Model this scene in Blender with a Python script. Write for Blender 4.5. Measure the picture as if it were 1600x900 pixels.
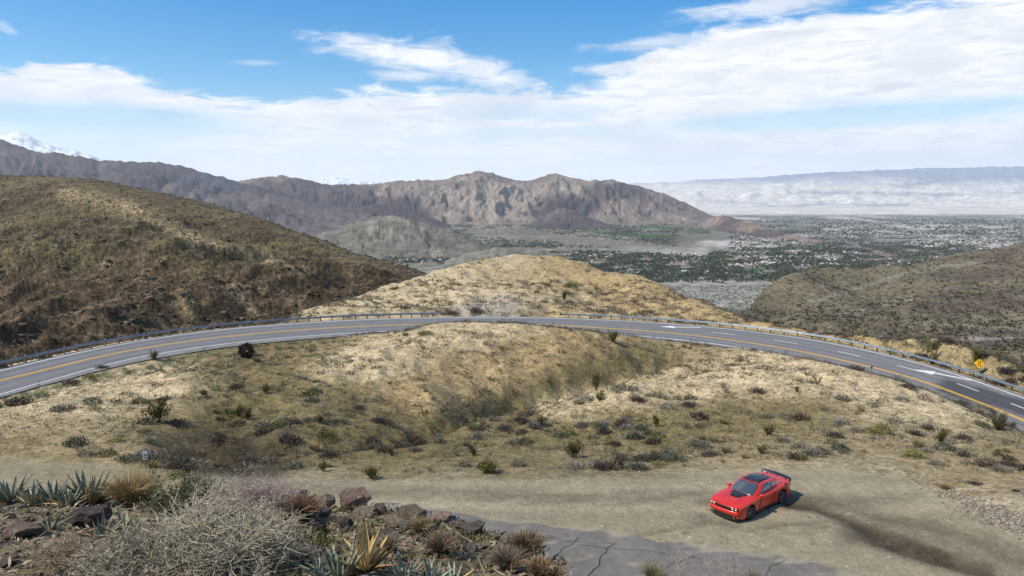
import bpy, bmesh, math, random
import numpy as np
from mathutils import Vector, Matrix, Euler
random.seed(7); np.random.seed(7)
S = bpy.context.scene
for o in list(bpy.data.objects): bpy.data.objects.remove(o)
COL = S.collection

# ------------------------------------------------------------------ camera
F, HOR, CZ = 1150.0, 300.0, 16.3            # focal length in photo pixels, eye-level row, eye height over the pull-out
TH = math.atan((450 - HOR) / F)
cam = bpy.data.cameras.new('camera'); camo = bpy.data.objects.new('camera', cam); COL.objects.link(camo)
cam.sensor_width = 36; cam.lens = F / 1600 * 36; cam.clip_start = 0.3; cam.clip_end = 250000
camo.location = (0, 0, CZ); camo.rotation_euler = (math.pi/2 - TH, 0, 0)
S.camera = camo

# ------------------------------------------------------------------ light
SUN = Vector((-0.62, -0.24, 0.745)).normalized()
sl = bpy.data.lights.new('sun', 'SUN'); sl.energy = 4.0; sl.angle = math.radians(0.6); sl.color = (1.0, 0.935, 0.83)
so = bpy.data.objects.new('sun', sl); COL.objects.link(so)
so.rotation_euler = (-SUN).to_track_quat('-Z', 'Y').to_euler()
S.view_settings.view_transform = 'Standard'; S.view_settings.look = 'None'
S.view_settings.exposure = 0.34; S.view_settings.gamma = 1.0
S.cycles.use_denoising = True
S.cycles.max_bounces = 5; S.cycles.diffuse_bounces = 2; S.cycles.volume_bounces = 2
S.cycles.transparent_max_bounces = 8

def px2dir(px, py):
    x = (px - 800) / F; y = -(py - 450) / F
    return np.array([x, math.cos(TH) + y*math.sin(TH), -math.sin(TH) + y*math.cos(TH)])
def azel(px, py):
    d = px2dir(px, py)
    return math.degrees(math.atan2(d[0], d[1])), math.degrees(math.atan2(d[2], math.hypot(d[0], d[1])))

class NT:                                    # small node-tree helper
    def __init__(s, tree): s.t = tree; s.n = tree.nodes; s.l = tree.links
    def node(s, typ, ins=None, **kw):
        n = s.n.new(typ)
        for k, v in kw.items(): setattr(n, k, v)
        for k, v in (ins or {}).items(): s.put(n.inputs[k], v)
        return n
    def put(s, sock, v):
        if hasattr(v, 'is_output'): s.l.new(v, sock)
        elif isinstance(v, bpy.types.Node): s.l.new(v.outputs[0], sock)
        else: sock.default_value = v
    def m(s, op, a, b=None, c=None, clamp=False):
        n = s.n.new('ShaderNodeMath'); n.operation = op; n.use_clamp = clamp
        for i, v in enumerate((a, b, c)):
            if v is not None: s.put(n.inputs[i], v)
        return n.outputs[0]
    def mix(s, fac, a, b, blend='MIX'):
        n = s.n.new('ShaderNodeMix'); n.data_type = 'RGBA'; n.blend_type = blend
        s.put(n.inputs[0], fac); s.put(n.inputs[6], a); s.put(n.inputs[7], b)
        return n.outputs[2]
    def step(s, v, lo, hi, a=0.0, b=1.0):
        n = s.n.new('ShaderNodeMapRange'); n.interpolation_type = 'SMOOTHSTEP'
        s.put(n.inputs[0], v); n.inputs[1].default_value = lo; n.inputs[2].default_value = hi
        n.inputs[3].default_value = a; n.inputs[4].default_value = b
        return n.outputs[0]
    def noise(s, vec, scale, detail=4, rough=.55, dist=0.0, ntype=None):
        n = s.n.new('ShaderNodeTexNoise')
        if ntype: n.noise_type = ntype
        if vec is not None: s.l.new(vec, n.inputs['Vector'])
        n.inputs['Scale'].default_value = scale; n.inputs['Detail'].default_value = detail
        n.inputs['Roughness'].default_value = rough; n.inputs['Distortion'].default_value = dist
        return n.outputs[0]
    def ramp(s, fac, stops):
        n = s.n.new('ShaderNodeValToRGB'); e = n.color_ramp.elements
        while len(e) < len(stops): e.new(.5)
        for q, (p, c) in zip(e, stops): q.position = p; q.color = tuple(c) + (1,) if len(c) == 3 else c
        s.put(n.inputs[0], fac); return n.outputs[0]

# ------------------------------------------------------------------ sky
W = bpy.data.worlds.new('World'); S.world = W; W.use_nodes = True
def build_sky():
    t = NT(W.node_tree); t.n.clear()
    sky = t.node('ShaderNodeTexSky', sky_type='NISHITA', sun_disc=False,
                 sun_elevation=math.asin(SUN.z), sun_rotation=math.atan2(SUN.x, SUN.y),
                 altitude=400, air_density=1.0, dust_density=0.6, ozone_density=2.5)
    skyc = t.node('ShaderNodeHueSaturation', {'Saturation': 1.62, 'Value': 1.22, 'Color': sky.outputs[0]}).outputs[0]
    g = t.node('ShaderNodeTexCoord').outputs['Generated']
    sp = t.node('ShaderNodeSeparateXYZ', {0: g})
    x, y, z = sp.outputs
    az = t.m('MULTIPLY', t.m('ARCTAN2', x, y), 57.29578)
    el = t.m('MULTIPLY', t.m('ARCSINE', z), 57.29578)
    # clouds are drawn out sideways near the horizon: stretch the noise space
    v1 = t.node('ShaderNodeCombineXYZ', {0: t.m('MULTIPLY', az, .085), 1: t.m('MULTIPLY', el, .27), 2: 3.1}).outputs[0]
    v2 = t.node('ShaderNodeCombineXYZ', {0: t.m('MULTIPLY', az, .16), 1: t.m('MULTIPLY', el, .62), 2: 7.7}).outputs[0]
    big = t.noise(v1, 1.0, 6, .55, .6)
    fine = t.noise(v2, 2.2, 7, .62, .8)
    wob = t.m('ADD', t.m('MULTIPLY', t.m('SUBTRACT', big, .5), 3.0), t.m('MULTIPLY', t.m('SUBTRACT', fine, .5), 3.4))
    # upper edge of the cloud bank against azimuth
    edge = [(-200, 130), (-60, 118), (0, 110), (60, 96), (140, 92), (200, 112), (300, 146), (420, 150), (520, 142), (620, 132), (690, 130), (760, 128), (830, 135), (900, 134), (955, 118),
            (1000, 88), (1060, 54), (1160, 30), (1270, 14), (1360, 2), (1420, -4), (1500, -20), (1600, -50), (1750, -80)]
    fc = t.node('ShaderNodeFloatCurve'); cu = fc.mapping.curves[0]
    pts = [(a, e) for a, e in (azel(*p) for p in edge)]
    pts = [(-180., 9.5), (-120., 8.0), (-75., 10.5)] + pts + [(75., 15.5), (120., 12.0), (180., 9.5)]
    fc.mapping.use_clip = False
    for i, (a, e) in enumerate(pts):
        q = (a/360 + .5, e/30)
        if i < 2: cu.points[i].location = q if i == 0 else q
        else: cu.points.new(*q)
    fc.mapping.update()
    t.put(fc.inputs[1], t.m('ADD', t.m('DIVIDE', az, 360), .5))
    ed = t.m('MULTIPLY', fc.outputs[0], 30)
    dep = t.m('ADD', t.m('SUBTRACT', ed, el), wob)              # degrees below the edge
    bank = t.step(dep, -.25, 1.0)
    # pale blue gaps inside the bank
    gap = t.noise(t.node('ShaderNodeCombineXYZ', {0: t.m('MULTIPLY', az, .05), 1: t.m('MULTIPLY', el, .40), 2: 1.3}).outputs[0], 1.3, 5, .5, .4)
    gapm = t.m('MULTIPLY', t.step(gap, .50, .70, 0, .5), t.step(el, 9, 4.5))
    def blob(px, py, rx, ry, tilt=0.0):
        a0, e0 = azel(px, py); k = 57.3 / F; rx *= k; ry *= k
        da = t.m('SUBTRACT', az, a0); de = t.m('SUBTRACT', t.m('SUBTRACT', el, e0), t.m('MULTIPLY', da, tilt))
        q = t.m('ADD', t.m('POWER', t.m('DIVIDE', da, rx), 2), t.m('POWER', t.m('DIVIDE', de, ry), 2))
        return t.m('SUBTRACT', 1.0, t.m('SQRT', q))
    gb = t.m('MAXIMUM', t.m('MAXIMUM', t.step(blob(170, 190, 210, 30, 0.0), -.2, .6, 0, .75), t.step(blob(1330, 182, 330, 20, .03), -.2, .6, 0, .6)), t.step(blob(60, 235, 200, 40), -.2, .6, 0, .7))
    bank = t.m('MULTIPLY', bank, t.m('SUBTRACT', 1.0, t.m('MAXIMUM', gapm, gb)))
    extra = None
    for b, s in ((blob(640, 88, 190, 26, -.13), .95), (blob(750, 112, 95, 34, -.3), .95), (blob(640, 118, 62, 13, 0), .7), (blob(1000, 106, 115, 13, .02), .85), (blob(1200, 10, 170, 20, .03), .8),
                 (blob(1050, 66, 150, 14, .05), .6), (blob(8, 42, 14, 10, -.5), .35), (blob(400, 98, 40, 6, 0), .3)):
        q = t.step(t.m('ADD', b, t.m('MULTIPLY', wob, .45)), -.12, .75, 0, s)
        extra = q if extra is None else t.m('MAXIMUM', extra, q)
    mask = t.m('MAXIMUM', bank, extra)
    # high cloud elsewhere in the sky, overhead and behind
    over = t.noise(t.node('ShaderNodeVectorMath', {0: g, 1: (1, 1, 2.2)}, operation='MULTIPLY').outputs[0], 2.3, 6, .6, .5)
    overm = t.m('MULTIPLY', t.step(over, .50, .66, 0, .8), t.step(el, 15, 24))
    mask = t.m('MAXIMUM', mask, overm)
    # light and shade inside the cloud
    sh = t.noise(v1, 1.9, 6, .58, .5)
    lo = t.noise(t.node('ShaderNodeCombineXYZ', {0: t.m('MULTIPLY', az, .11), 1: t.m('MULTIPLY', el, .85), 2: 5.0}).outputs[0], 1.6, 6, .55, .6)
    grey = t.m('MULTIPLY', t.step(sh, .42, .66), .62)
    grey = t.m('MAXIMUM', grey, t.m('MULTIPLY', t.step(lo, .52, .68), .75))
    for args, s in (((1440, 243, 210, 9, .02), .55), ((1240, 244, 60, 6, 0), .5), ((620, 163, 45, 13, 0), .55), ((520, 163, 60, 11, 0), .4), ((0, 178, 45, 22, 0), .9), ((1190, 62, 110, 12, .1), .5), ((1420, 76, 40, 6, 0), .4), ((330, 238, 55, 8, 0), .4)):
        grey = t.m('MAXIMUM', grey, t.step(t.m('ADD', blob(*args), t.m('MULTIPLY', wob, .3)), -.1, .6, 0, s))
    for args in ((1420, 218, 38, 20), (1525, 222, 40, 22), (1290, 234, 18, 10)):
        grey = t.m('MULTIPLY', grey, t.step(t.m('ADD', blob(*args), t.m('MULTIPLY', wob, .3)), 0, .5, 1, 0))
        mask = t.m('MAXIMUM', mask, t.step(t.m('ADD', blob(*args), t.m('MULTIPLY', wob, .35)), 0, .35, 0, .97))
    above = t.noise(t.node('ShaderNodeCombineXYZ', {0: t.m('MULTIPLY', az, .16), 1: t.m('MULTIPLY', t.m('ADD', el, .42), .62), 2: 7.7}).outputs[0], 2.2, 7, .62, .8)
    under = t.m('MULTIPLY', t.step(t.m('SUBTRACT', above, fine), .0, .13), t.step(dep, .4, 2.2))
    grey = t.m('MAXIMUM', grey, t.m('MULTIPLY', under, .42))
    cc = t.mix(grey, (8.9, 8.9, 8.95, 1), (5.7, 6.15, 6.9, 1))
    col = t.mix(mask, skyc, cc)
    veil = t.step(el, -1.0, 6.0, .75, 0)
    col = t.mix(veil, col, (8.4, 9.1, 9.9, 1))
    bg = t.node('ShaderNodeBackground', {'Color': col, 'Strength': 0.1})
    out = t.node('ShaderNodeOutputWorld', {'Surface': bg.outputs[0]})
build_sky()
W.cycles.sampling_method = 'MANUAL'; W.cycles.sample_map_resolution = 1024

# ------------------------------------------------------------------ numeric helpers
_perm = np.random.RandomState(3).permutation(256); _perm = np.concatenate([_perm, _perm, _perm])
_ang = np.random.RandomState(4).rand(256) * 2*np.pi
_gx, _gy = np.cos(_ang), np.sin(_ang)
def perlin(x, y, seed=0):
    x = np.asarray(x, float) + seed*17.31; y = np.asarray(y, float) + seed*9.77
    xi = np.floor(x).astype(int); yi = np.floor(y).astype(int); xf = x - xi; yf = y - yi
    xi &= 255; yi &= 255
    u = xf*xf*xf*(xf*(xf*6-15)+10); v = yf*yf*yf*(yf*(yf*6-15)+10)
    def g(a, b, dx, dy):
        h = _perm[_perm[a & 255] + (b & 255)]; return _gx[h]*dx + _gy[h]*dy
    n00 = g(xi, yi, xf, yf); n10 = g(xi+1, yi, xf-1, yf); n01 = g(xi, yi+1, xf, yf-1); n11 = g(xi+1, yi+1, xf-1, yf-1)
    return ((n00*(1-u)+n10*u)*(1-v) + (n01*(1-u)+n11*u)*v) * 1.41
def fbm(x, y, oct=5, seed=0, gain=.5, lac=2.03):
    a, s, r = 1., 0., 0.
    for i in range(oct): s = s + a*perlin(x, y, seed+i); r += a; a *= gain; x = x*lac; y = y*lac
    return s / r
def ridged(x, y, oct=5, seed=0, gain=.5, lac=2.07):
    a, s, r, w = 1., 0., 0., 1.
    for i in range(oct):
        n = 1 - np.abs(perlin(x, y, seed+i)); n = n*n*w; w = np.clip(n*1.6, 0, 1)
        s = s + a*n; r += a; a *= gain; x = x*lac; y = y*lac
    return s / r
def sstep(x, a, b):
    t = np.clip((x-a)/(b-a), 0, 1); return t*t*(3-2*t)
class TPS:
    def __init__(s, P, v, lam=1e-3):
        P = np.asarray(P, float); v = np.asarray(v, float); n = len(P); s.P = P
        K = s.k(((P[:, None]-P[None])**2).sum(2)) + lam*np.eye(n)
        A = np.zeros((n+3, n+3)); A[:n, :n] = K; A[:n, n] = 1; A[:n, n+1:] = P; A[n, :n] = 1; A[n+1:, :n] = P.T
        b = np.zeros((n+3,) + v.shape[1:]); b[:n] = v; s.w = np.linalg.solve(A, b)
    def k(s, r2): return .5*r2*np.log(r2 + 1e-12)
    def __call__(s, Q):
        Q = np.asarray(Q, float); out = []; n = len(s.P)
        for i in range(0, len(Q), 20000):
            q = Q[i:i+20000]; r2 = (q*q).sum(1)[:, None] + (s.P*s.P).sum(1)[None] - 2*q@s.P.T
            out.append(s.k(np.maximum(r2, 0)) @ s.w[:n] + s.w[n] + q @ s.w[n+1:])
        return np.concatenate(out)
def tanpx(px, py):                           # (X/Y, Z/Y) of a photo pixel
    d = px2dir(px, py); return d[0]/d[1], d[2]/d[1]
def wpt(px, py, H=None, Y=None):             # world point at a pixel, given its drop below the eye or its distance
    a, b = tanpx(px, py)
    if Y is None: Y = -H / b
    return np.array([a*Y, Y, CZ + b*Y])
def proj(P):                                 # world -> photo pixels
    P = np.asarray(P, float); x, y, z = P[..., 0], P[..., 1], P[..., 2]-CZ
    dep = y*math.cos(TH) - z*math.sin(TH); up = y*math.sin(TH) + z*math.cos(TH)
    return 800 + F*x/dep, 450 - F*up/dep

# ------------------------------------------------------------------ mesh / object helpers
def new_obj(name, me, mats=(), parent=None, smooth=False):
    if isinstance(mats, bpy.types.Material): mats = (mats,)
    for m in mats:
        if me.materials.find(m.name) < 0: me.materials.append(m)
    if smooth: me.polygons.foreach_set('use_smooth', [True]*len(me.polygons))
    o = bpy.data.objects.new(name, me); COL.objects.link(o)
    if parent is not None: o.parent = parent
    return o
def np_mesh(name, V, Fc, smooth=False):      # V (n,3); Fc (m,3 or 4) array
    V = np.ascontiguousarray(V, np.float32); Fc = np.ascontiguousarray(Fc, np.int32)
    me = bpy.data.meshes.new(name); k = Fc.shape[1]
    me.vertices.add(len(V)); me.vertices.foreach_set('co', V.ravel())
    me.loops.add(Fc.size); me.loops.foreach_set('vertex_index', Fc.ravel())
    me.polygons.add(len(Fc)); me.polygons.foreach_set('loop_start', np.arange(0, Fc.size, k, dtype=np.int32))
    me.polygons.foreach_set('use_smooth', np.full(len(Fc), smooth))
    me.update(calc_edges=True); return me
def set_color(me, name, C):
    a = me.color_attributes.new(name, 'FLOAT_COLOR', 'POINT')
    C = np.concatenate([C, np.ones((len(C), 1))], 1) if C.shape[1] == 3 else C
    a.data.foreach_set('color', np.ascontiguousarray(C, np.float32).ravel())
def grid_faces(nr, nc):
    i = np.arange(nr*nc).reshape(nr, nc)
    return np.stack([i[:-1, :-1], i[:-1, 1:], i[1:, 1:], i[1:, :-1]], -1).reshape(-1, 4)
def tag(o, label=None, cat=None, group=None, kind=None):
    if label: o['label'] = label
    if cat: o['category'] = cat
    if group: o['group'] = group
    if kind: o['kind'] = kind
    return o
def thing(name, label, cat, loc=(0, 0, 0), rotz=0, group=None):
    o = bpy.data.objects.new(name, None); COL.objects.link(o); o.location = loc; o.rotation_euler = (0, 0, rotz)
    o.empty_display_size = .2
    return tag(o, label, cat, group)
class MB:                                    # collects simple shapes into one mesh
    def __init__(s): s.v = []; s.f = []; s.mi = []
    def add(s, V, Fc, mi=0):
        b = len(s.v); s.v += [tuple(p) for p in V]; s.f += [tuple(i+b for i in q) for q in Fc]; s.mi += [mi]*len(Fc)
    def box(s, c, sz, rot=None, mi=0):
        hx, hy, hz = (q/2 for q in sz)
        P = [Vector((a*hx, b*hy, d*hz)) for d in (-1, 1) for b in (-1, 1) for a in (-1, 1)]
        if rot is not None: P = [rot @ p for p in P]
        c = Vector(c); s.add([p+c for p in P], [(0, 2, 3, 1), (4, 5, 7, 6), (0, 1, 5, 4), (2, 6, 7, 3), (0, 4, 6, 2), (1, 3, 7, 5)], mi)
    def tube(s, pts, rad, n=6, cap=True, mi=0):
        pts = [Vector(p) for p in pts]; r = rad if hasattr(rad, '__len__') else [rad]*len(pts); V = []
        for i, p in enumerate(pts):
            d = (pts[min(i+1, len(pts)-1)] - pts[max(i-1, 0)]).normalized()
            u = d.orthogonal().normalized() if i == 0 else (u - d*u.dot(d)).normalized()
            w = d.cross(u)
            V += [p + (u*math.cos(2*math.pi*k/n) + w*math.sin(2*math.pi*k/n))*r[i] for k in range(n)]
        Fq = [(i*n+k, i*n+(k+1) % n, (i+1)*n+(k+1) % n, (i+1)*n+k) for i in range(len(pts)-1) for k in range(n)]
        if cap: Fq += [tuple(range(n))[::-1], tuple((len(pts)-1)*n+k for k in range(n))]
        s.add(V, Fq, mi)
    def mesh(s, name, smooth=False):
        me = bpy.data.meshes.new(name); me.from_pydata(s.v, [], s.f)
        me.polygons.foreach_set('material_index', s.mi)
        if smooth: me.polygons.foreach_set('use_smooth', [True]*len(me.polygons))
        me.update(); return me
    def build(s, name, mats, parent=None, smooth=False): return new_obj(name, s.mesh(name, smooth), mats, parent)

# ------------------------------------------------------------------ materials
def mat(name, col=(.5, .5, .5), rough=.6, metal=0., spec=.5, coat=0.):
    m = bpy.data.materials.new(name); m.use_nodes = True; t = NT(m.node_tree); b = t.n['Principled BSDF']
    b.inputs['Base Color'].default_value = tuple(col) + (1,); b.inputs['Roughness'].default_value = rough
    b.inputs['Metallic'].default_value = metal; b.inputs['Specular IOR Level'].default_value = spec
    b.inputs['Coat Weight'].default_value = coat; b.inputs['Coat Roughness'].default_value = .04
    m['x'] = 0; return m, t, b
def mat_var(name, c1, c2, scale=6., rough=.8, spec=.2, rand=0.25, bump=0.0, metal=0., coords='Object', hue=.0):
    """two-tone noise material with a little random brightness per object"""
    m, t, b = mat(name, c1, rough, metal, spec)
    v = t.node('ShaderNodeTexCoord').outputs[coords]
    n = t.noise(v, scale, 5, .6)
    c = t.mix(t.step(n, .35, .65), tuple(c1)+(1,), tuple(c2)+(1,))
    if rand:
        oi = t.node('ShaderNodeObjectInfo').outputs['Random']
        c = t.node('ShaderNodeHueSaturation', {'Hue': t.m('ADD', .5, t.m('MULTIPLY', t.m('SUBTRACT', oi, .5), hue)), 'Value': t.m('ADD', 1-rand/2, t.m('MULTIPLY', oi, rand)), 'Color': c}).outputs[0]
    t.put(b.inputs['Base Color'], c)
    if bump:
        t.put(b.inputs['Normal'], t.node('ShaderNodeBump', {'Height': t.noise(v, scale*2.5, 6, .65), 'Strength': 1.0, 'Distance': bump}).outputs[0])
    return m
def mat_ground(name, grain=((1.2, .28), (9., .3)), bump=((1.3, .25), (9., .05)), attr='soil', pebbles=0., rough=.95):
    """soil colour comes from the painted soil map, grain and relief from noise in metres"""
    m, t, b = mat(name, (.3, .25, .2), rough, 0, .15)
    vc = t.node('ShaderNodeVertexColor', layer_name=attr); c = vc.outputs[0]; al = vc.outputs[1]      # alpha: how coarse the soil is
    v = t.node('ShaderNodeTexCoord').outputs['Object']
    for sc, amp in grain:
        n = t.noise(v, sc, 6, .62)
        k = t.m('ADD', 1.0, t.m('MULTIPLY', t.step(n, .28, .72, -amp, amp), al))
        c = t.mix(1.0, c, t.node('ShaderNodeCombineXYZ', {0: k, 1: k, 2: t.m('MULTIPLY', k, t.m('ADD', .86, t.m('MULTIPLY', k, .14)))}).outputs[0], 'MULTIPLY')
    if pebbles:
        vo = t.node('ShaderNodeTexVoronoi', {'Vector': v, 'Scale': pebbles}); ps = t.node('ShaderNodeSeparateColor', {0: vo.outputs['Color']})
        pm = t.m('MULTIPLY', t.step(vo.outputs['Distance'], .38, .25), t.step(ps.outputs[0], .72, .80))
        c = t.mix(t.m('MULTIPLY', pm, .75), c, t.mix(1.0, c, t.mix(ps.outputs[1], (.45, .43, .42, 1), (1.75, 1.75, 1.8, 1)), 'MULTIPLY'))
    t.put(b.inputs['Base Color'], c)
    nrm = None
    for sc, dist in bump:
        bn = t.node('ShaderNodeBump', {'Height': t.noise(v, sc, 7, .62), 'Strength': 1.0, 'Distance': dist})
        if nrm is not None: t.put(bn.inputs['Normal'], nrm)
        nrm = bn.outputs[0]
    t.put(b.inputs['Normal'], nrm); return m
def lin(r, g, b): # sRGB 0-255 -> linear albedo
    return tuple(((c/255)/12.92 if c/255 <= .04045 else ((c/255+.055)/1.055)**2.4) for c in (r, g, b))

# ------------------------------------------------------------------ road alignment (traced as three world curves)
def road_curve(pts, dH):
    P = []
    for px, py in pts:
        H = np.interp(px, [0, 750, 1600], [20.5, 23.5, 24.7]) + dH
        P.append(wpt(px, py, H))
    P = np.array(P); n0 = P[0]-P[1]; n0 /= np.linalg.norm(n0); n1 = P[-1]-P[-2]; n1 /= np.linalg.norm(n1)
    P = np.concatenate([[P[0]+n0*28+np.array([4., 0, 0]), P[0]+n0*14+np.array([.8, 0, 0])], P, [P[-1]+n1*12+np.array([-.6, 0, 0]), P[-1]+n1*24+np.array([-3., 0, 0])]])
    return P
FARP = [(0,577),(100,554.5),(200,535),(300,519.5),(400,509.5),(500,502.8),(560,499.8),(620,497.5),(740,496),(850,497),(940,499.8),(1040,506),(1140,514.5),(1200,522),(1254,529.2),(1300,537.3),(1400,559),(1500,588.5),(1600,624)]
YELP = [(0,595),(50,583),(100,570.5),(200,547.9),(330,528.3),(440,517.8),(560,510),(667,506.5),(750,505.5),(830,506.7),(900,510),(1030,518.5),(1140,531),(1254,549.6),(1400,583),(1500,617),(1600,657)]
NEARP = [(0,620),(100,590.5),(200,563.5),(330,541),(450,528),(540,521.5),(635,517),(750,514.8),(870,516.5),(965,522),(1160,541.8),(1254,558.5),(1400,597),(1554,656),(1600,674)]
def resample(P, step):
    P = np.asarray(P, float)
    def cr(a, b, c, d, t): return .5*((2*b)+(-a+c)*t+(2*a-5*b+4*c-d)*t*t+(-a+3*b-3*c+d)*t**3)
    Q = np.concatenate([[2*P[0]-P[1]], P, [2*P[-1]-P[-2]]]); out = []
    for i in range(1, len(Q)-2):
        for t in np.linspace(0, 1, 24, endpoint=False): out.append(cr(Q[i-1], Q[i], Q[i+1], Q[i+2], t))
    out.append(P[-1]); out = np.array(out)
    for _ in range(60): out[1:-1] = out[1:-1]*.5 + .25*(out[:-2]+out[2:])
    s = np.concatenate([[0], np.cumsum(np.linalg.norm(np.diff(out, axis=0), axis=1))]); n = int(s[-1]/step)+1
    q = np.linspace(0, s[-1], n); return np.stack([np.interp(q, s, out[:, k]) for k in range(3)], 1)
YEL = resample(road_curve(YELP, 0), 1.0); FARL = resample(road_curve(FARP, -.3), 1.0); NEARL = resample(road_curve(NEARP, .3), 1.0)
def tangents(P):
    T = np.gradient(P, axis=0); T[:, 2] = 0; return T/np.linalg.norm(T, axis=1)[:, None]
def offset_curve(P, d, dz=0.0):              # + is away from the bend's inside
    T = tangents(P); N = np.stack([-T[:, 1], T[:, 0], 0*T[:, 0]], 1); Q = P + N*d; Q[:, 2] += dz; return Q
# common stations: for each yellow station the nearest point of the edge lines
def nearest(P, Q):
    d = ((P[:, None, :2]-Q[None, :, :2])**2).sum(2); i = d.argmin(1); return Q[i], np.sqrt(d.min(1))
Tn = tangents(YEL); Nn = np.stack([-Tn[:, 1], Tn[:, 0], 0*Tn[:, 0]], 1)
_, wf = nearest(YEL, FARL); _, wn = nearest(YEL, NEARL)
def smooth1(a, k):
    for _ in range(k): a = np.concatenate([a[:1], (a[:-2]+2*a[1:-1]+a[2:])/4, a[-1:]])
    return a
wf = smooth1(wf, 30); wn = smooth1(wn, 60); wf = np.clip(wf, 3.4, 9.5); wn = np.clip(wn, 3.2, 6)
SH_IN = np.interp(np.arange(len(YEL))/len(YEL), [0, .12, .22, .42, .5, 1], [.7, .9, 1.9, 1.7, .9, .8])   # paved shoulder inside the bend
def road_at(d, k):                            # offset d from the yellow line at station k (+ outward), height from the bank
    return YEL[k] + Nn[k]*d + np.array([0, 0, 1.0])*(d*.065)

# ------------------------------------------------------------------ near ground
crest_px = [(-400, 772), (-200, 772), (0, 772), (180, 776), (300, 772), (400, 772), (470, 776), (520, 787), (600, 799), (700, 816), (750, 829), (800, 847), (850, 872), (890, 903), (950, 930), (1100, 945), (1600, 955), (2000, 960)]
_ct = []
for px, py in crest_px:
    a, b = tanpx(px, py); _ct.append((a, 1.6/(-b-.30)))
_ct = np.array(_ct)
CTRL = """
700,900,16.4 900,900,16.4 1100,900,16.4 1300,900,16.3 1600,900,16.2 1900,900,16.2 300,900,16.4 -200,900,16.4
-100,760,16.2 300,800,16.3 600,800,16.3 900,800,16.3 1175,795,16.3 1400,800,16.3 1600,830,16.0 1850,830,15.8
500,748,16.35 700,752,16.35 900,752,16.35 1100,747,16.35 1300,742,16.3 1450,772,16.1 1600,795,15.6
0,700,16.9 100,720,16.6 100,650,18 0,660,17.8 200,620,19 100,620,19 230,735,16.5 200,680,17.2 180,640,18.3
330,730,16.7 335,718,18.8 355,694,19.0 345,676,17.2 300,700,18.5 400,706,18.3 460,702,17.5 430,680,17.3 250,700,17.1 245,715,16.9
300,640,18.3 400,620,19.2 400,580,20.2 300,590,19.8 400,548,21.3 500,533,22 500,640,18.6 500,600,19.2 560,570,19.3 560,556,19.4 620,540,19.3
680,512,19.0 740,503,18.7 800,505,18.8 860,512,19.3 920,522,20.2 960,529,21.4 740,560,20.4 740,600,21.8 850,560,21.6 850,600,23.2 680,600,20.6 640,640,20.3 690,618,20.2 650,606,19.7
770,643,23.2 800,628,23.6 900,602,24.0 960,587,23.9 1030,564,23.7 1080,553,23.5
770,690,18.9 770,660,20.3 900,700,18.2 900,650,19.6 1050,700,17.8 1050,650,18.6 1050,615,19.2 600,700,18.2 600,670,18.8
860,640,20.0 930,618,19.5 1000,605,19.0 1100,595,18.8 1200,578,18.8 1280,566,18.7 1350,581,18.8 1420,602,18.9 1500,641,19 1560,673,19.4
1000,580,23.6 1200,562,22.8 1100,562,23.4 1200,640,18.4 1200,700,17.2 1350,640,18.3 1350,700,17.1 1450,700,17.2 1500,720,16.8 1600,705,17.5 1600,750,16.4 1800,710,17.5
700,488,23.3 820,485,23.0 950,492,23.3 1100,500,24.6 820,460,22.3 700,450,22.3 600,470,23.2 950,450,22.6 1050,470,24 760,430,21.6 850,430,21.2 950,430,22.2
820,400,20 760,405,20 700,420,20.5 620,440,21.3 540,468,22.6 460,494,23.6 900,408,19.8 960,425,20.5 1020,443,21.5 1100,470,23.4 1160,498,25.2
1300,524,23.9 1480,545,23.9 1560,562,24 1630,590,24.3 1220,514,24.8
"""
CT = []
for tok in CTRL.split():
    px, py, H = map(float, tok.split(',')); CT.append(wpt(px, py, H))
for px, Y, H in [(0,100,33),(0,130,56),(300,150,46),(310,130,31),(-200,120,48),(-300,95,36),(1300,150,42),(1500,140,42),(1600,140,46),(1190,172,40),(1850,120,40),(450,180,36),(540,200,37),(1110,195,34),(1000,235,33),
                 (900,268,30),(820,290,31),(700,255,31),(620,222,31),(-500,330,80),(100,330,80),(500,330,72),(820,350,66),(1200,330,72),(1500,330,80),(2000,330,85),(800,22,16.4),(200,22,16.4),(1500,22,16.3),(-700,60,18),(2200,60,17.5)]:
    CT.append(np.array([(px-800)/F*Y, Y, CZ-H]))
CT = np.array(CT)
UV = lambda X, Y: np.stack([X/Y*4.2, 3.0*np.log(Y)], -1)
base_tps = TPS(UV(CT[:, 0], CT[:, 1]), CT[:, 2], 2e-3)
NC, NR = 640, 540
gt = np.linspace(-1.05, 1.05, NC); gy = 1.3*(345/1.3)**np.linspace(0, 1, NR)
GT, GY = np.meshgrid(gt, gy); GX = GT*GY
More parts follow.
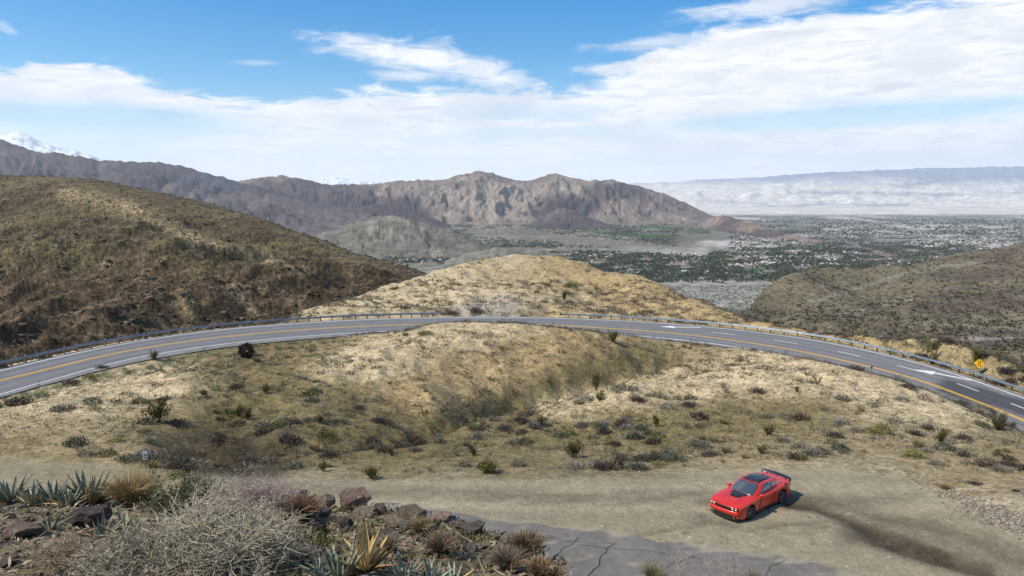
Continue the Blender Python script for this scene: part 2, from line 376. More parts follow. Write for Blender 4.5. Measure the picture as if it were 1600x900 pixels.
def near_height():
    Q = UV(GX.ravel(), np.maximum(GY.ravel(), 20)); Z = base_tps(Q).reshape(GY.shape)
    mid = sstep(GY, 40, 52)*1.0
    # natural relief: small ridges and rills, quiet on the pull-out
    rill = ridged(GX/6. + .25*GY/6., GY/11., 4, 11)
    Z += mid*sstep(GY, 45, 75)*(.75*fbm(GX/7., GY/7., 4, 1) + .75*(rill-.50)*sstep(GY, 48, 62))
    wash = [tuple(wpt(px, py, H)[:2]) for px, py, H in ((1075, 553, 23.5), (1000, 576, 23.8), (930, 594, 24.0), (860, 614, 23.9), (800, 630, 23.6), (762, 648, 23.0), (700, 668, 20.5), (610, 690, 18.9), (520, 702, 17.9), (430, 712, 17.6))]
    wd = polydist(GX + 1.2*fbm(GX/3., GY/3., 3, 23), GY + 1.5*fbm(GX/3., GY/3., 3, 25), wash); Z -= 1.5*np.exp(-(wd/1.7)**2)*sstep(GY, 46, 54); global WASH; WASH = wash
    Z += (.05 + .16*mid)*fbm(GX/1.6, GY/1.6, 4, 5) + .03*fbm(GX/.5, GY/.5, 3, 8)
    # berm along the back of the pull-out
    px, py = proj(np.stack([GX, GY, Z], -1))
    # tyre-cut gouges behind the car
    for pts, w, dep in TRACKS:
        d = polydist(GX, GY, pts); Z -= dep*np.exp(-(d/w)**2); Z += dep*.55*np.exp(-((d-w*1.9)/(w*.8))**2)
    # foreground slope under the camera
    yc = np.interp(GT, _ct[:, 0], _ct[:, 1]); 
    yc = yc + .35*fbm(GT*9, GY*0, 3, 21)
    s = GY - yc; fg = CZ - 1.6 - .30*np.minimum(GY, yc) - np.where(s > 0, 1.05*s + .10*np.minimum(s, 2)**2, 0)
    fg += sstep(GY, 1.5, 4)*(.16*fbm(GX/1.3, GY/1.3, 4, 31) + .05*fbm(GX/.35, GY/.35, 3, 33))
    k = .5; m = np.maximum(Z, fg); d = np.abs(Z-fg); Z = m + np.maximum(k-d, 0)**2/(4*k)
    fgm = sstep(fg - Z, -1.2, -.1)
    # low rock cut across the road
    px, py = proj(np.stack([GX, GY, Z], -1)); Z += 1.5*np.exp(-((px-800)/95)**4)*(1-sstep(py, 484, 492))*sstep(GY, 125, 132)*(1-sstep(GY, 150, 200))*(.8+.5*fbm(GX/2., GY/2., 3, 19))
    # the crests end where the road behind them comes into view
    spx = [(-400, 700), (0, 622), (200, 566), (330, 543), (450, 530), (540, 524), (635, 518), (668, 507.5), (690, 504), (740, 503), (800, 505), (835, 508), (880, 513), (965, 523), (1160, 543), (1230, 555), (1262, 561), (1290, 567), (1340, 578), (1400, 594), (1450, 611), (1500, 633), (1554, 658), (1600, 677), (1900, 800)]
    tt = [tanpx(*q) for q in spx]; lim = CZ + np.interp(GT, [a for a, _ in tt], [b for _, b in tt])*GY - .02 + .10*fbm(GX/1.2, GY/1.2, 3, 17)
    near_side = (GY > 40) & (GY < np.interp(GT, YEL[np.argsort(YEL[:, 0]/YEL[:, 1])][:, 0]/YEL[np.argsort(YEL[:, 0]/YEL[:, 1])][:, 1], YEL[np.argsort(YEL[:, 0]/YEL[:, 1])][:, 1]) + 2)
    k = .35; d = np.abs(Z-lim); zl = np.minimum(Z, lim) - np.maximum(k-d, 0)**2/(4*k); Z = np.where(near_side, zl, Z)
    # road bed
    sel = (GY > 45) & (GY < 175); X, Y = GX[sel], GY[sel]; z = Z[sel]
    k = np.zeros(len(X), int); off = np.zeros(len(X)); dd = np.zeros(len(X))
    for i in range(0, len(X), 20000):
        q = np.stack([X[i:i+20000], Y[i:i+20000]], 1)
        D = (q*q).sum(1)[:, None] + (YEL[:, :2]**2).sum(1)[None] - 2*q@YEL[:, :2].T
        j = D.argmin(1); k[i:i+20000] = j; r = q - YEL[j, :2]
        off[i:i+20000] = (r*Nn[j, :2]).sum(1); dd[i:i+20000] = np.sqrt(np.maximum(D[np.arange(len(q)), j], 0))
    inside = off < 0; lim = np.where(inside, wn[k]+SH_IN[k], wf[k]+1.0)
    ex = dd - lim; zr = YEL[k, 2] + np.where(off > 0, .3*np.minimum(off, 11)/wf[k], .3*np.maximum(off, -7)/wn[k])
    w_in = 1 - sstep(ex, .3, 7.0); w_out = 1 - sstep(ex, .9, np.where(True, 3.2, 0))
    w = np.where(inside, w_in, w_out)
    end = (k < 1) | (k > len(YEL)-2); w = np.where(end, 0, w)
    zz = z*(1-w) + (zr - .12 - .05*np.clip(ex, 0, 2))*w
    Z[sel] = zz
    rd = np.full(Z.shape, 99.); rd[sel] = ex; ro = np.zeros(Z.shape); ro[sel] = off
    return Z, rd, ro, fgm
def polydist(X, Y, pts):
    best = np.full(X.shape, 1e9)
    for (x0, y0), (x1, y1) in zip(pts[:-1], pts[1:]):
        vx, vy = x1-x0, y1-y0; t = np.clip(((X-x0)*vx + (Y-y0)*vy)/(vx*vx+vy*vy+1e-9), 0, 1)
        best = np.minimum(best, np.hypot(X-x0-t*vx, Y-y0-t*vy))
    return best
def padline(*pp):
    P = [wpt(px, py, 16.3)[:2] for px, py in pp]; return [tuple(p) for p in P]
TRACKS = [(padline((1236, 790), (1280, 796), (1320, 809), (1347, 825), (1372, 842), (1412, 860), (1465, 878), (1540, 897)), .5, .15),
          (padline((1240, 782), (1330, 797), (1420, 818), (1520, 850), (1600, 880)), .5, .05),
          (padline((1110, 815), (1060, 826), (990, 838)), .3, .05), (padline((1170, 828), (1230, 818), (1290, 822)), .25, .05)]
GZ, RDIST, ROFF, FGM = near_height()
GPX, GPY = proj(np.stack([GX, GY, GZ], -1))
def ground_z(x, y):                          # bilinear look-up on the polar grid
    t = np.clip((x/y - gt[0])/(gt[1]-gt[0]), 0, NC-1.001); r = np.clip(np.log(y/gy[0])/np.log(gy[1]/gy[0]), 0, NR-1.001)
    i, j = int(r), int(t); a, b = r-i, t-j
    return float((GZ[i, j]*(1-b)+GZ[i, j+1]*b)*(1-a) + (GZ[i+1, j]*(1-b)+GZ[i+1, j+1]*b)*a)
def pick(px, py, ymin=1.4):                  # first ground point seen at a photo pixel
    d = px2dir(px, py); Y = gy[(gy > ymin)]; a, b = d[0]/d[1], d[2]/d[1]
    j = np.clip((a-gt[0])/(gt[1]-gt[0]), 0, NC-1.001); jj = int(j); f = j-jj
    z = (GZ[:, jj]*(1-f) + GZ[:, jj+1]*f)[gy > ymin]; ray = CZ + b*Y
    h = np.nonzero(z >= ray)[0]
    if len(h) == 0: return None
    i = h[0]
    if i > 0:
        e0, e1 = ray[i-1]-z[i-1], z[i]-ray[i]; y = Y[i-1] + (Y[i]-Y[i-1])*e0/(e0+e1+1e-9)
    else: y = Y[0]
    x = a*y; return Vector((x, y, ground_z(x, y)))
VIS = np.zeros(GZ.shape, bool)               # which ground the camera sees
_mn = np.minimum.accumulate(GPY, axis=0); VIS[1:] = GPY[1:] <= _mn[:-1] + .3

def soil_map():
    """what soil lies where: sand, ochre gravel, olive crust, packed gravel, and painted gully shade (as albedo)"""
    SAND, OCH, OLV, GRV, SHADE, RCK, DRT = (.49, .385, .225), (.375, .272, .130), (.182, .140, .062), (.290, .236, .150), (.055, .042, .024), (.26, .235, .20), (.285, .218, .115)
    pts = [ # px, py, radius, soil, weight
        (740, 508, 60, SAND, 1), (660, 525, 60, SAND, .9), (600, 555, 60, SAND, .9), (540, 565, 50, SAND, .7), (200, 592, 90, SAND, .8), (130, 612, 90, SAND, .9), (90, 632, 70, SAND, .8), (60, 650, 40, DRT, .6),
        (690, 620, 50, OCH, .9), (740, 600, 60, OCH, .6), (700, 570, 50, OCH, .7), (640, 610, 40, OCH, .6), (820, 560, 70, OCH, .5), (880, 540, 60, OCH, .4),
        (1000, 610, 60, SAND, .7), (1100, 598, 60, SAND, .8), (1200, 585, 70, SAND, .9), (1290, 572, 60, SAND, 1), (1350, 592, 60, SAND, .9), (1430, 630, 60, SAND, .8), (1500, 655, 60, SAND, .8), (1400, 650, 60, SAND, .5), (900, 630, 50, SAND, .5),
        (780, 645, 60, OLV, .7), (900, 600, 60, OLV, .8), (1000, 575, 50, OLV, .7), (1050, 555, 40, DRT, .5), (1100, 560, 50, DRT, .5), (450, 620, 80, OLV, .6), (330, 650, 80, OLV, .9), (400, 600, 60, OLV, .5), (480, 545, 60, OLV, .7), (560, 530, 40, OLV, .6), (330, 570, 50, OLV, .4),
        (335, 703, 60, SHADE, 1.6), (400, 700, 55, SHADE, .8), (290, 690, 40, SHADE, .9), (340, 685, 60, SHADE, .8), (600, 680, 100, OLV, .8), (800, 690, 100, OLV, .7), (1000, 680, 100, OLV, .6), (1200, 660, 100, OLV, .6), (1400, 700, 90, DRT, .8), (1100, 640, 60, OLV, .5),  # the darkest spots put the gully's shade into the soil colour
        (100, 690, 110, DRT, .9), (200, 660, 60, DRT, .6), (60, 720, 90, OLV, .4), (600, 745, 60, OLV, .8), (800, 740, 80, OLV, .8), (1000, 735, 80, OLV, .7), (1200, 730, 90, DRT, .6), (1350, 740, 90, GRV, .5), (1500, 740, 80, DRT, .9), (1560, 700, 70, DRT, .8),
        (700, 775, 80, GRV, 1), (850, 775, 100, GRV, 1), (1000, 785, 100, GRV, 1), (1150, 810, 110, GRV, 1), (1300, 800, 120, GRV, 1), (1450, 840, 110, GRV, 1), (1580, 860, 90, GRV, 1), (1400, 780, 90, GRV, .7), (550, 760, 50, GRV, .8), (1550, 800, 70, GRV, .7), (1050, 760, 100, GRV, .6), (1250, 765, 100, GRV, .6),
        (760, 450, 70, SAND, 1), (720, 460, 70, SAND, 1), (680, 465, 60, SAND, .8), (830, 470, 60, SAND, .8), (560, 480, 50, SAND, .6), (800, 408, 40, SAND, .7), (880, 430, 60, OCH, .6), (960, 440, 60, OCH, .6), (1040, 470, 60, OCH, .7), (1110, 490, 50, OCH, .6), (900, 480, 40, SAND, .5), (800, 430, 60, OLV, .6), (1000, 480, 50, OCH, .5),
        (780, 485, 40, RCK, 6), (735, 485, 24, RCK, 4), (840, 486, 30, DRT, 4), (890, 488, 22, OCH, 3), (1300, 530, 60, OCH, .7), (1450, 545, 60, DRT, .9), (1550, 570, 60, DRT, .9), (1200, 515, 40, OCH, .5), (950, 488, 50, OCH, .4)]
    num = np.zeros(GZ.shape + (3,)); den = np.full(GZ.shape, 1e-3); num += 1e-3*np.array(OLV)
    ax, ay = GPX + 26*fbm(GX/6., GY/6., 4, 41), GPY + 11*fbm(GX/5., GY/5., 4, 43)
    pts += [(860, 634, 26, SAND, 2), (930, 616, 30, SAND, 2.2), (1000, 604, 36, SAND, 2.5), (1060, 599, 36, SAND, 2.5), (1130, 592, 36, SAND, 2.5), (1200, 582, 36, SAND, 2.5), (1270, 570, 36, SAND, 2.5), (1340, 584, 36, SAND, 2), (1400, 606, 36, SAND, 2), (1470, 640, 36, SAND, 2), (700, 512, 40, SAND, 2), (760, 508, 40, SAND, 2), (640, 530, 40, SAND, 2), (590, 552, 36, SAND, 1.6), (180, 590, 50, SAND, 2), (230, 600, 40, SAND, 1.5), (120, 622, 50, SAND, 2), (70, 640, 40, SAND, 1.5), (740, 618, 30, OCH, 1.5), (1000, 568, 40, OLV, 2), (920, 590, 40, OLV, 1.5), (790, 640, 40, OLV, 2)]
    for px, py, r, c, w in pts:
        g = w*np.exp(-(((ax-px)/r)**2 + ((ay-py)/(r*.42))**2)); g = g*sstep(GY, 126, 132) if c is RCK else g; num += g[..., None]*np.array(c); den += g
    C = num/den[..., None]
    padm = sstep(GPY - np.interp(GPX, [-400, 0, 150, 300, 450, 600, 800, 1000, 1150, 1300, 1420, 1500, 1600, 1900], [715, 712, 722, 740, 745, 745, 744, 742, 732, 728, 746, 778, 806, 860]) + 3*fbm(GX/2., GY/2., 3, 45), -3, 9)[..., None]
    C = C*(1-.65*padm) + .65*padm*np.array((.278, .244, .165))
    # steep banks show bare rock, flats carry crust
    n1 = fbm(GX/3.2, GY/3.2, 5, 51); n2 = fbm(GX/.9, GY/.9, 4, 53); n3 = fbm(GX/14., GY/14., 3, 55)
    k = 1 + .30*n1 + .26*n2 + .18*n3; k = 1 + (k-1)*(1-.6*padm[..., 0]); C = C*k[..., None]
    veg = sstep(fbm(GX/2.6, GY/2.6, 5, 57), .05, .45)*sstep(GY, 40, 50)*(1-sstep(GY, 120, 130))*.35*(1-padm[..., 0])
    C = C*(1-veg[..., None]) + veg[..., None]*np.array((.16, .145, .06))
    # verge grass inside the bend
    ver = (1-sstep(np.abs(RDIST-1.6), .5, 2.2))*(ROFF < 0)*sstep(fbm(GX/2., GY/2., 4, 61), -.25, .25)*np.where(GPX < 720, .95, .4)
    C = C*(1-ver[..., None]) + ver[..., None]*np.array((.14, .15, .07))
    # loose damp earth thrown up by the wheels (its own dark stains)
    st = np.zeros(GZ.shape)
    for pts, w, s in ((TRACKS[0][0], .75, 1.0), (TRACKS[1][0], 1.0, .6), (TRACKS[2][0], .22, .45), (TRACKS[3][0], .2, .5),
                      (padline((1340, 838), (1400, 858), (1470, 876), (1540, 892)), .9, .9), (padline((1345, 822), (1385, 840), (1440, 862), (1490, 880)), .8, 1.0), (padline((1345, 795), (1420, 825), (1500, 858), (1570, 880)), 1.7, .38), (padline((1085, 805), (1120, 818), (1150, 822)), .3, .45)):
        d = polydist(GX, GY, pts)*(1 + .5*n2) + .25*n1; st = np.maximum(st, s*np.exp(-(np.maximum(d, 0)/w)**2)*np.clip(.98+.5*n2, .3, 1))
    for k, s in ((0, .30), (5, .22), (-7, .20), (12, .26), (-13, .16), (20, .16)):
        d = polydist(GX, GY, padline((380, 752+k*.4), (600, 764+k*.6), (820, 772+k*.8), (1000, 778+k), (1110, 785+k))) + .15*n1; st = np.maximum(st, s*np.exp(-(d/.16)**2))
        d = polydist(GX, GY, padline((1230, 770+k*.6), (1330, 779+k*.8), (1440, 800+k), (1560, 836+k*1.2))) + .15*n1; st = np.maximum(st, s*.8*np.exp(-(d/.16)**2))
    blot = sstep(fbm(GX/1.1, GY/.55, 4, 63), .28, .5)*np.exp(-(((GPX-1130)/190)**2 + ((GPY-838)/22)**2))*.75; st = np.maximum(st, blot)
    C = C*(1-st[..., None]) + st[..., None]*np.array((.058, .044, .028))
    # wheel lanes worn along the pull-out
    sw = .16*np.sin(GY*2.1 + .07*GX + 2.2*fbm(GX/9., GY/3., 3, 65))*np.exp(-((GPY-785)/40)**2); C = C*(1+sw[..., None])
    # foreground slope: litter, dark humus, reddish stones
    f1 = fbm(GX/.8, GY/.8, 5, 71); f2 = fbm(GX/.25, GY/.25, 3, 73)
    fc = np.array((.185, .145, .082))*(1 + .5*f1 + .5*f2)[..., None]
    moss = sstep(fbm(GX/.6, GY/.6, 4, 75), .1, .4)[..., None]*.6; fc = fc*(1-moss) + moss*np.array((.10, .10, .025))
    C = C*(1-FGM[..., None]) + FGM[..., None]*fc
    return np.concatenate([np.clip(C, .015, .7), 1 - .62*padm*(1-FGM[..., None])], -1)
SOIL = soil_map()
M_GROUND = mat_ground('desert_soil', grain=((.9, .25), (3.2, .36), (11., .40), (30., .28)), bump=((1.2, .14), (7., .07), (30., .016)), pebbles=4.)
me = np_mesh('ground', np.stack([GX, GY, GZ], -1).reshape(-1, 3), grid_faces(NR, NC), True)
set_color(me, 'soil', SOIL.reshape(-1, 4))
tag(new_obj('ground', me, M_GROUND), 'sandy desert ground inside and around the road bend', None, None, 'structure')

# ------------------------------------------------------------------ hills and mountains: one sheet each, built at its real distance
def sheet(name, label, t0, t1, y0, y1, nc, nr, hfun, cfun, material, logy=True):
    t = np.linspace(t0, t1, nc); s = np.linspace(0, 1, nr); y = y0*(y1/y0)**s if logy else y0+(y1-y0)*s
    T, Y = np.meshgrid(t, y); X = T*Y; Z = hfun(T, X, Y)
    me = np_mesh(name, np.stack([X, Y, Z], -1).reshape(-1, 3), grid_faces(nr, nc), True)
    P = np.stack([X, Y, Z], -1); px, py = proj(P)
    gx = np.gradient(Z, axis=1)/np.maximum(np.abs(np.gradient(X, axis=1)), 1e-6)
    C = cfun(T, X, Y, Z, px, py, gx)
    set_color(me, 'soil', np.clip(C, .01, .85).reshape(-1, 3))
    return tag(new_obj(name, me, material), label, None, None, 'structure')
def ctrl(txt): return np.array([wpt(px, py, Y=Y) for px, py, Y in (tuple(map(float, q.split(','))) for q in txt.split())])
def mixc(C, m, c): m = np.clip(m, 0, 1)[..., None]; return C*(1-m) + m*np.array(c)
def const(T, c): return np.ones(T.shape + (3,))*np.array(c)

# left hillside: dark rocky slope with gullies
LH = ctrl("""-500,250,860 -300,262,820 -100,270,790 0,273,760 130,278,720 220,296,680 300,312,650 400,340,600 500,375,550 600,407,500 640,424,480 720,446,470
0,320,640 150,330,600 300,360,540 -300,330,650 250,352,520 330,378,470 400,402,440 440,418,425 420,385,510 520,405,500
0,400,470 150,400,450 250,400,415 330,425,395 400,440,392 -300,410,470 0,480,370 150,470,372 300,480,350 260,455,375 400,470,372 460,485,365 520,455,415 580,435,450 -300,500,360
0,540,300 150,525,312 300,508,325 440,500,340 -300,560,290 0,610,240 300,590,250 600,530,290 640,465,420 720,490,400 550,480,380""")
LH = np.concatenate([LH] + [np.array([[ (px-800)/F*Y, Y, CZ-H]]) for px, Y, H in ((-500,1200,60),(0,1150,80),(300,1000,100),(500,850,120),(650,720,150),(720,250,110),(500,200,110),(-500,220,95),(200,180,105))])
lh_tps = TPS(UV(LH[:, 0], LH[:, 1]), LH[:, 2], 5e-3)
def lh_h(T, X, Y):
    Z = lh_tps(UV(X.ravel(), Y.ravel())).reshape(X.shape)
    a = X*.80 + Y*.60; b = -X*.60 + Y*.80                      # gullies run down to the right
    w = 14*fbm(X/60, Y/60, 3, 81)
    r = ridged((b+w)/85, a/230, 5, 83); py = proj(np.stack([X, Y, Z], -1))[1]
    low = sstep(py, 300, 430)
    lc = np.interp(proj(np.stack([X, Y, Z], -1))[0], [-500, -300, -100, 0, 130, 220, 300, 400, 500, 600, 640, 720], [250, 262, 270, 273, 278, 296, 312, 340, 375, 407, 424, 446]); crest = 1 - sstep(py-lc, -2, 55)
    Z += (1-.93*crest)*((r-.5)*(11+13*low) + (7*(ridged((b+w)/38, a/120, 5, 85)-.45) + 4.2*(ridged((b+.5*w)/13, a/34, 4, 86)-.45) )*(.35+.9*low) + 2.2*fbm(X/9, Y/9, 4, 87) + .9*fbm(X/3, Y/3, 3, 88))
    return Z
def lh_c(T, X, Y, Z, px, py, gx):
    C = const(T, (.098, .073, .039)); n = fbm(X/28, Y/28, 5, 89); n2 = fbm(X/5, Y/5, 4, 91); n3 = fbm(X/90, Y/90, 4, 92)
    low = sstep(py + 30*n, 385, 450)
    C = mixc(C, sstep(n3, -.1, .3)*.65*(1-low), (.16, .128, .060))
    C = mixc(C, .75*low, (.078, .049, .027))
    C = mixc(C, sstep(n, .12, .42)*.55, (.17, .13, .072))
    for x0, y0, x1, y1, w in ((200, 325, 300, 372, 12), (300, 372, 420, 405, 9), (395, 395, 470, 425, 8), (280, 470, 300, 500, 9), (360, 455, 400, 490, 7), (330, 382, 400, 402, 5), (100, 300, 210, 330, 12)):
        C = mixc(C, .7*np.exp(-(polydist(px+14*n2, py+8*n2, [(x0, y0), (x1, y1)])/w)**2), (.34, .255, .14))
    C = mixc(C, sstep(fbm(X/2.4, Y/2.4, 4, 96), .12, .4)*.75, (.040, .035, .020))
    C = mixc(C, sstep(ridged((-.6*X+.8*Y)/16, (.8*X+.6*Y)/60, 4, 97), .62, .8)*.5*(.3+.7*low), (.23, .165, .095))
    C = mixc(C, sstep(fbm(X/3.5, Y/3.5, 4, 95), .35, .6)*.8*sstep(py, 400, 470), (.36, .25, .15))
    aa = X*.80 + Y*.60; bb = -X*.60 + Y*.80 + 5*n2
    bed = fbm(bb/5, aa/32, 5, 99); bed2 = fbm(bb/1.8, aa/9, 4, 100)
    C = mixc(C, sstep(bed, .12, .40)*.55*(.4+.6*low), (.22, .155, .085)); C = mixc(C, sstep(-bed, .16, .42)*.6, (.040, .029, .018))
    return C*np.clip(1+.30*n2+.45*fbm(X/1.7, Y/1.7, 3, 98)+.5*bed2, .3, 2.1)[..., None]
M_ROCK = mat_ground('dark_hill_rock', grain=((.12, .3), (.45, .5), (1.4, .45)), bump=((.10, 2.6), (.45, 1.2), (1.5, .3)))
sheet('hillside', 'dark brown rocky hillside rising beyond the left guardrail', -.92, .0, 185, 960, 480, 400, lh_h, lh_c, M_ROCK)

# right hill
RH = ctrl("""1120,520,470 1150,492,520 1180,464,640 1230,441,700 1290,419,740 1350,421,765 1450,408,800 1510,396,830 1560,390,850 1600,383,860 1800,350,900 2000,330,950
1150,528,420 1200,540,380 1300,543,360 1400,548,350 1500,556,340 1600,562,330 1850,570,320 1300,480,520 1450,470,540 1600,450,570 1300,445,640 1450,432,690 1600,415,720 1850,430,600 1220,490,520 1200,510,460
1200,600,280 1400,620,260 1600,640,250 1900,640,250""")
RH = np.concatenate([RH] + [np.array([[(px-800)/F*Y, Y, CZ-H]]) for px, Y, H in ((1060,560,160),(1060,800,200),(1150,1000,230),(1300,1150,220),(1500,1200,190),(1900,1300,150),(1060,400,120),(1050,250,95),(1140,640,150))])
rh_tps = TPS(UV(RH[:, 0], RH[:, 1]), RH[:, 2], 5e-3)
def rh_h(T, X, Y):
    Z = rh_tps(UV(X.ravel(), Y.ravel())).reshape(X.shape)
    a = X*.85 - Y*.5; b = X*.5 + Y*.85
    Z += (ridged((a+20*fbm(X/90, Y/90, 3, 101))/120, b/260, 4, 103)-.5)*13*(1-.5*sstep(Y, 640, 800)) + 1.6*fbm(X/12, Y/12, 4, 105) + .5*fbm(X/4, Y/4, 3, 106)
    return Z
def rh_c(T, X, Y, Z, px, py, gx):
    n = fbm(X/60, Y/60, 5, 107); n2 = fbm(X/8, Y/8, 4, 109)
    C = const(T, (.160, .132, .082)); C = mixc(C, sstep(n, -.05, .4)*.7, (.112, .085, .062))
    C = mixc(C, sstep(px, 1380, 1500)*sstep(n, -.3, .2)*.7, (.105, .075, .060)); C = mixc(C, sstep(-px+12*n2, -1245, -1190)*.6*sstep(py, 430, 470), (.075, .058, .042))
    C = mixc(C, sstep(fbm(X/45, Y/45, 4, 110), .1, .4)*.55, (.17, .155, .092))
    for pts, w in ((((1265, 470), (1310, 462), (1345, 447), (1400, 432), (1470, 416), (1530, 410)), 3.2), (((1310, 492), (1380, 478), (1420, 465)), 2.6), (((1420, 508), (1520, 510), (1600, 512)), 3)):
        C = mixc(C, .75*np.exp(-(polydist(px+6*n2, py+3*n2, pts)/w)**2), (.22, .205, .15))
    C = mixc(C, .8*np.exp(-(polydist(px, py, [(1505, 528), (1600, 529)])/2.2)**2), (.36, .33, .29))
    C = mixc(C, sstep(n2, .25, .5)*.5, (.055, .05, .03))
    return C*(1+.25*n2[..., None])
M_ROCK2 = mat_ground('scrub_hill_rock', grain=((.1, .2), (.4, .35), (1.2, .25)), bump=((.08, 1.6), (.4, .7)))
sheet('hill', 'brown scrubby hill beyond the right guardrail', .16, 1.25, 230, 1250, 300, 250, rh_h, rh_c, M_ROCK2)

# valley floor
FLOOR = lambda Y: CZ - np.interp(Y, [800, 1500, 2300, 3300, 4500, 7000, 12000, 70000], [285, 300, 309, 318, 330, 366, 362, 362])
def vf_h(T, X, Y): return FLOOR(Y) + sstep(Y, 900, 2000)*(1-sstep(Y, 6000, 9000))*9*fbm(X/420, Y/420, 4, 111)
def vf_c(T, X, Y, Z, px, py, gx):
    n = fbm(X/300, Y/300, 5, 113); n2 = fbm(X/45, Y/60, 4, 115)
    C = const(T, (.25, .235, .19))
    town = np.maximum(sstep(py+10*n, 432, 418)*sstep(py, 326, 338), 0); C = mixc(C, .8*town, (.125, .115, .08))
    C = mixc(C, town*sstep(n2, .1, .4)*.8, (.32, .26, .19)); C = mixc(C, town*sstep(fbm(X/120, Y/160, 4, 117), .12, .35)*.8, (.055, .085, .03))
    C = mixc(C, .85*np.exp(-(polydist(px, py+6*n, [(740, 362), (850, 372), (960, 382), (1040, 392), (1100, 395)])/9)**2), (.34, .32, .27))
    C = mixc(C, sstep(px, 1060, 1140)*sstep(py+8*n2, 392, 386)*.55, (.15, .145, .13))
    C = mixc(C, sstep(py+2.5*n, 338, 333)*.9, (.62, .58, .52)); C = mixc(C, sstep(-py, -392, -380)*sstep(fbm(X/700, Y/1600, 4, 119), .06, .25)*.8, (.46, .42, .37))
    C = mixc(C, sstep(py+6*n2, 398, 380)*sstep(-px, -1130, -1060)*sstep(py, 340, 348)*.8, (.125, .108, .070))
    for pts, w in ((((935, 345), (962, 351)), 2.5), (((925, 356), (965, 360), (1000, 362)), 2.6), (((975, 358), (1000, 362), (1042, 366)), 3.2), (((995, 349), (1062, 351)), 1.6), (((1020, 362), (1065, 365)), 2.2), (((1078, 353), (1106, 358)), 2.6), (((962, 420), (1000, 417)), 2.5), (((1025, 422), (1062, 417)), 2.4), (((1100, 424), (1160, 419), (1210, 412)), 3), (((1160, 430), (1240, 425), (1300, 418)), 3), (((700, 390), (745, 388)), 2), (((612, 396), (650, 392)), 2.5)):
        C = mixc(C, .9*np.exp(-(polydist(px+8*n2, py-6+1.5*n2, pts)/(w*1.25))**2), (.040, .080, .022))
    for pts, w in ((((1045, 415), (1090, 410), (1150, 405)), 1.6), (((880, 404), (960, 400)), 1.2), (((1120, 417), (1200, 408)), 1.2), (((880, 412), (980, 408), (1040, 404)), 1.3)):
        C = mixc(C, .8*np.exp(-(polydist(px+8*n2, py+1.5*n2, pts)/w)**2), (.36, .28, .19))
    C = mixc(C, .85*np.exp(-(polydist(px, py, [(1015, 441), (1055, 437), (1100, 432)])/1.4)**2), (.22, .22, .23))
    C = C*np.clip(1 + .35*n2 + .4*fbm(X/18, Y/30, 3, 118), .4, 1.8)[..., None]
    return C
M_FLOOR = mat_ground('valley_floor', grain=((.004, .15), (.02, .25), (.08, .3)), bump=((.02, 2.), (.1, 1.)))
sheet('valley_floor', 'pale valley floor reaching to the horizon', -1.3, 1.3, 800, 38000, 280, 240, vf_h, vf_c, M_FLOOR)

# mountains: crest line from the photograph, spurs running down from it
def mountain(name, label, crest, Yc, Yb, nc, nr, cfun, material, relief=.25, spur=26., seed=1, back=1.5, prof=1.25, fine=1.0, feet=None, drop=0, jag=.0028):
    cr = np.array([tanpx(px, py) for px, py in crest]); t0, t1 = cr[0, 0], cr[-1, 0]
    fy = (lambda T: Yc + 0*T) if feet is None else (lambda T: np.interp(T, [tanpx(p, 300)[0] for p, _ in feet], [q for _, q in feet]))
    def h(T, X, Y):
        tanz = np.interp(T, cr[:, 0], cr[:, 1]) + jag*(fbm(T*70, T*0+seed, 4, seed+2, .62) - .1); yc = fy(T); zc = CZ + tanz*yc; yb = Yb*yc/Yc; fl = FLOOR(Y) - 8 - drop
        u = (Y-yb)/(yc-yb); up = np.clip(u, 0, 1)
        body = np.where(u <= 1, up**prof, np.maximum(1-(u-1)*back, -.2)); amp = np.maximum(zc-fl, 0)
        w = 1.3*fbm(T*14, u*1.8, 4, seed+1)
        sh_ = 2.6*fbm(T*7, T*0+.7, 2, seed+21)
        sp = ridged(T*spur*.62 + w + sh_*u, u*1.3, 6, seed+3, .55); iso = ridged(X/(Yc*.034)+.5*w, Y/(Yc*.05), 6, seed+9, .55); fi = fbm(X/(Yc*.007), Y/(Yc*.007), 4, seed+15)
        env = np.clip(1-np.abs(u-.52)*1.75, 0, 1)**.7; ec = np.exp(-((u-1)/.16)**2)
        e2 = env*(1-.93*ec)*sstep(u, -.02, .12)
        fl = fl - 12*np.clip(u-1, 0, 3)
        Z0 = fl + amp*(body + relief*((sp-.55)*1.4 + (iso-.55)*1.2)*e2 + .030*fine*fi*sstep(u, 0, .1) + .02*relief*(iso-.5)*ec)
        los = CZ + tanz*Y - .05*amp*np.clip(1-u, 0, 1); k = .04*amp + .01; d = np.abs(Z0-los)
        return np.where(u < 1, np.minimum(Z0, los) - np.maximum(k-d, 0)**2/(4*k)*sstep(1-u, 0, .1), Z0)
    return sheet(name, label, t0, t1, Yb*.93*np.min(fy(np.array([t0, t1])))/Yc if feet is None else Yb*.9*min(q for _, q in feet)/Yc, (Yc if feet is None else max(q for _, q in feet))*1.25, nc, nr, h, cfun, material)
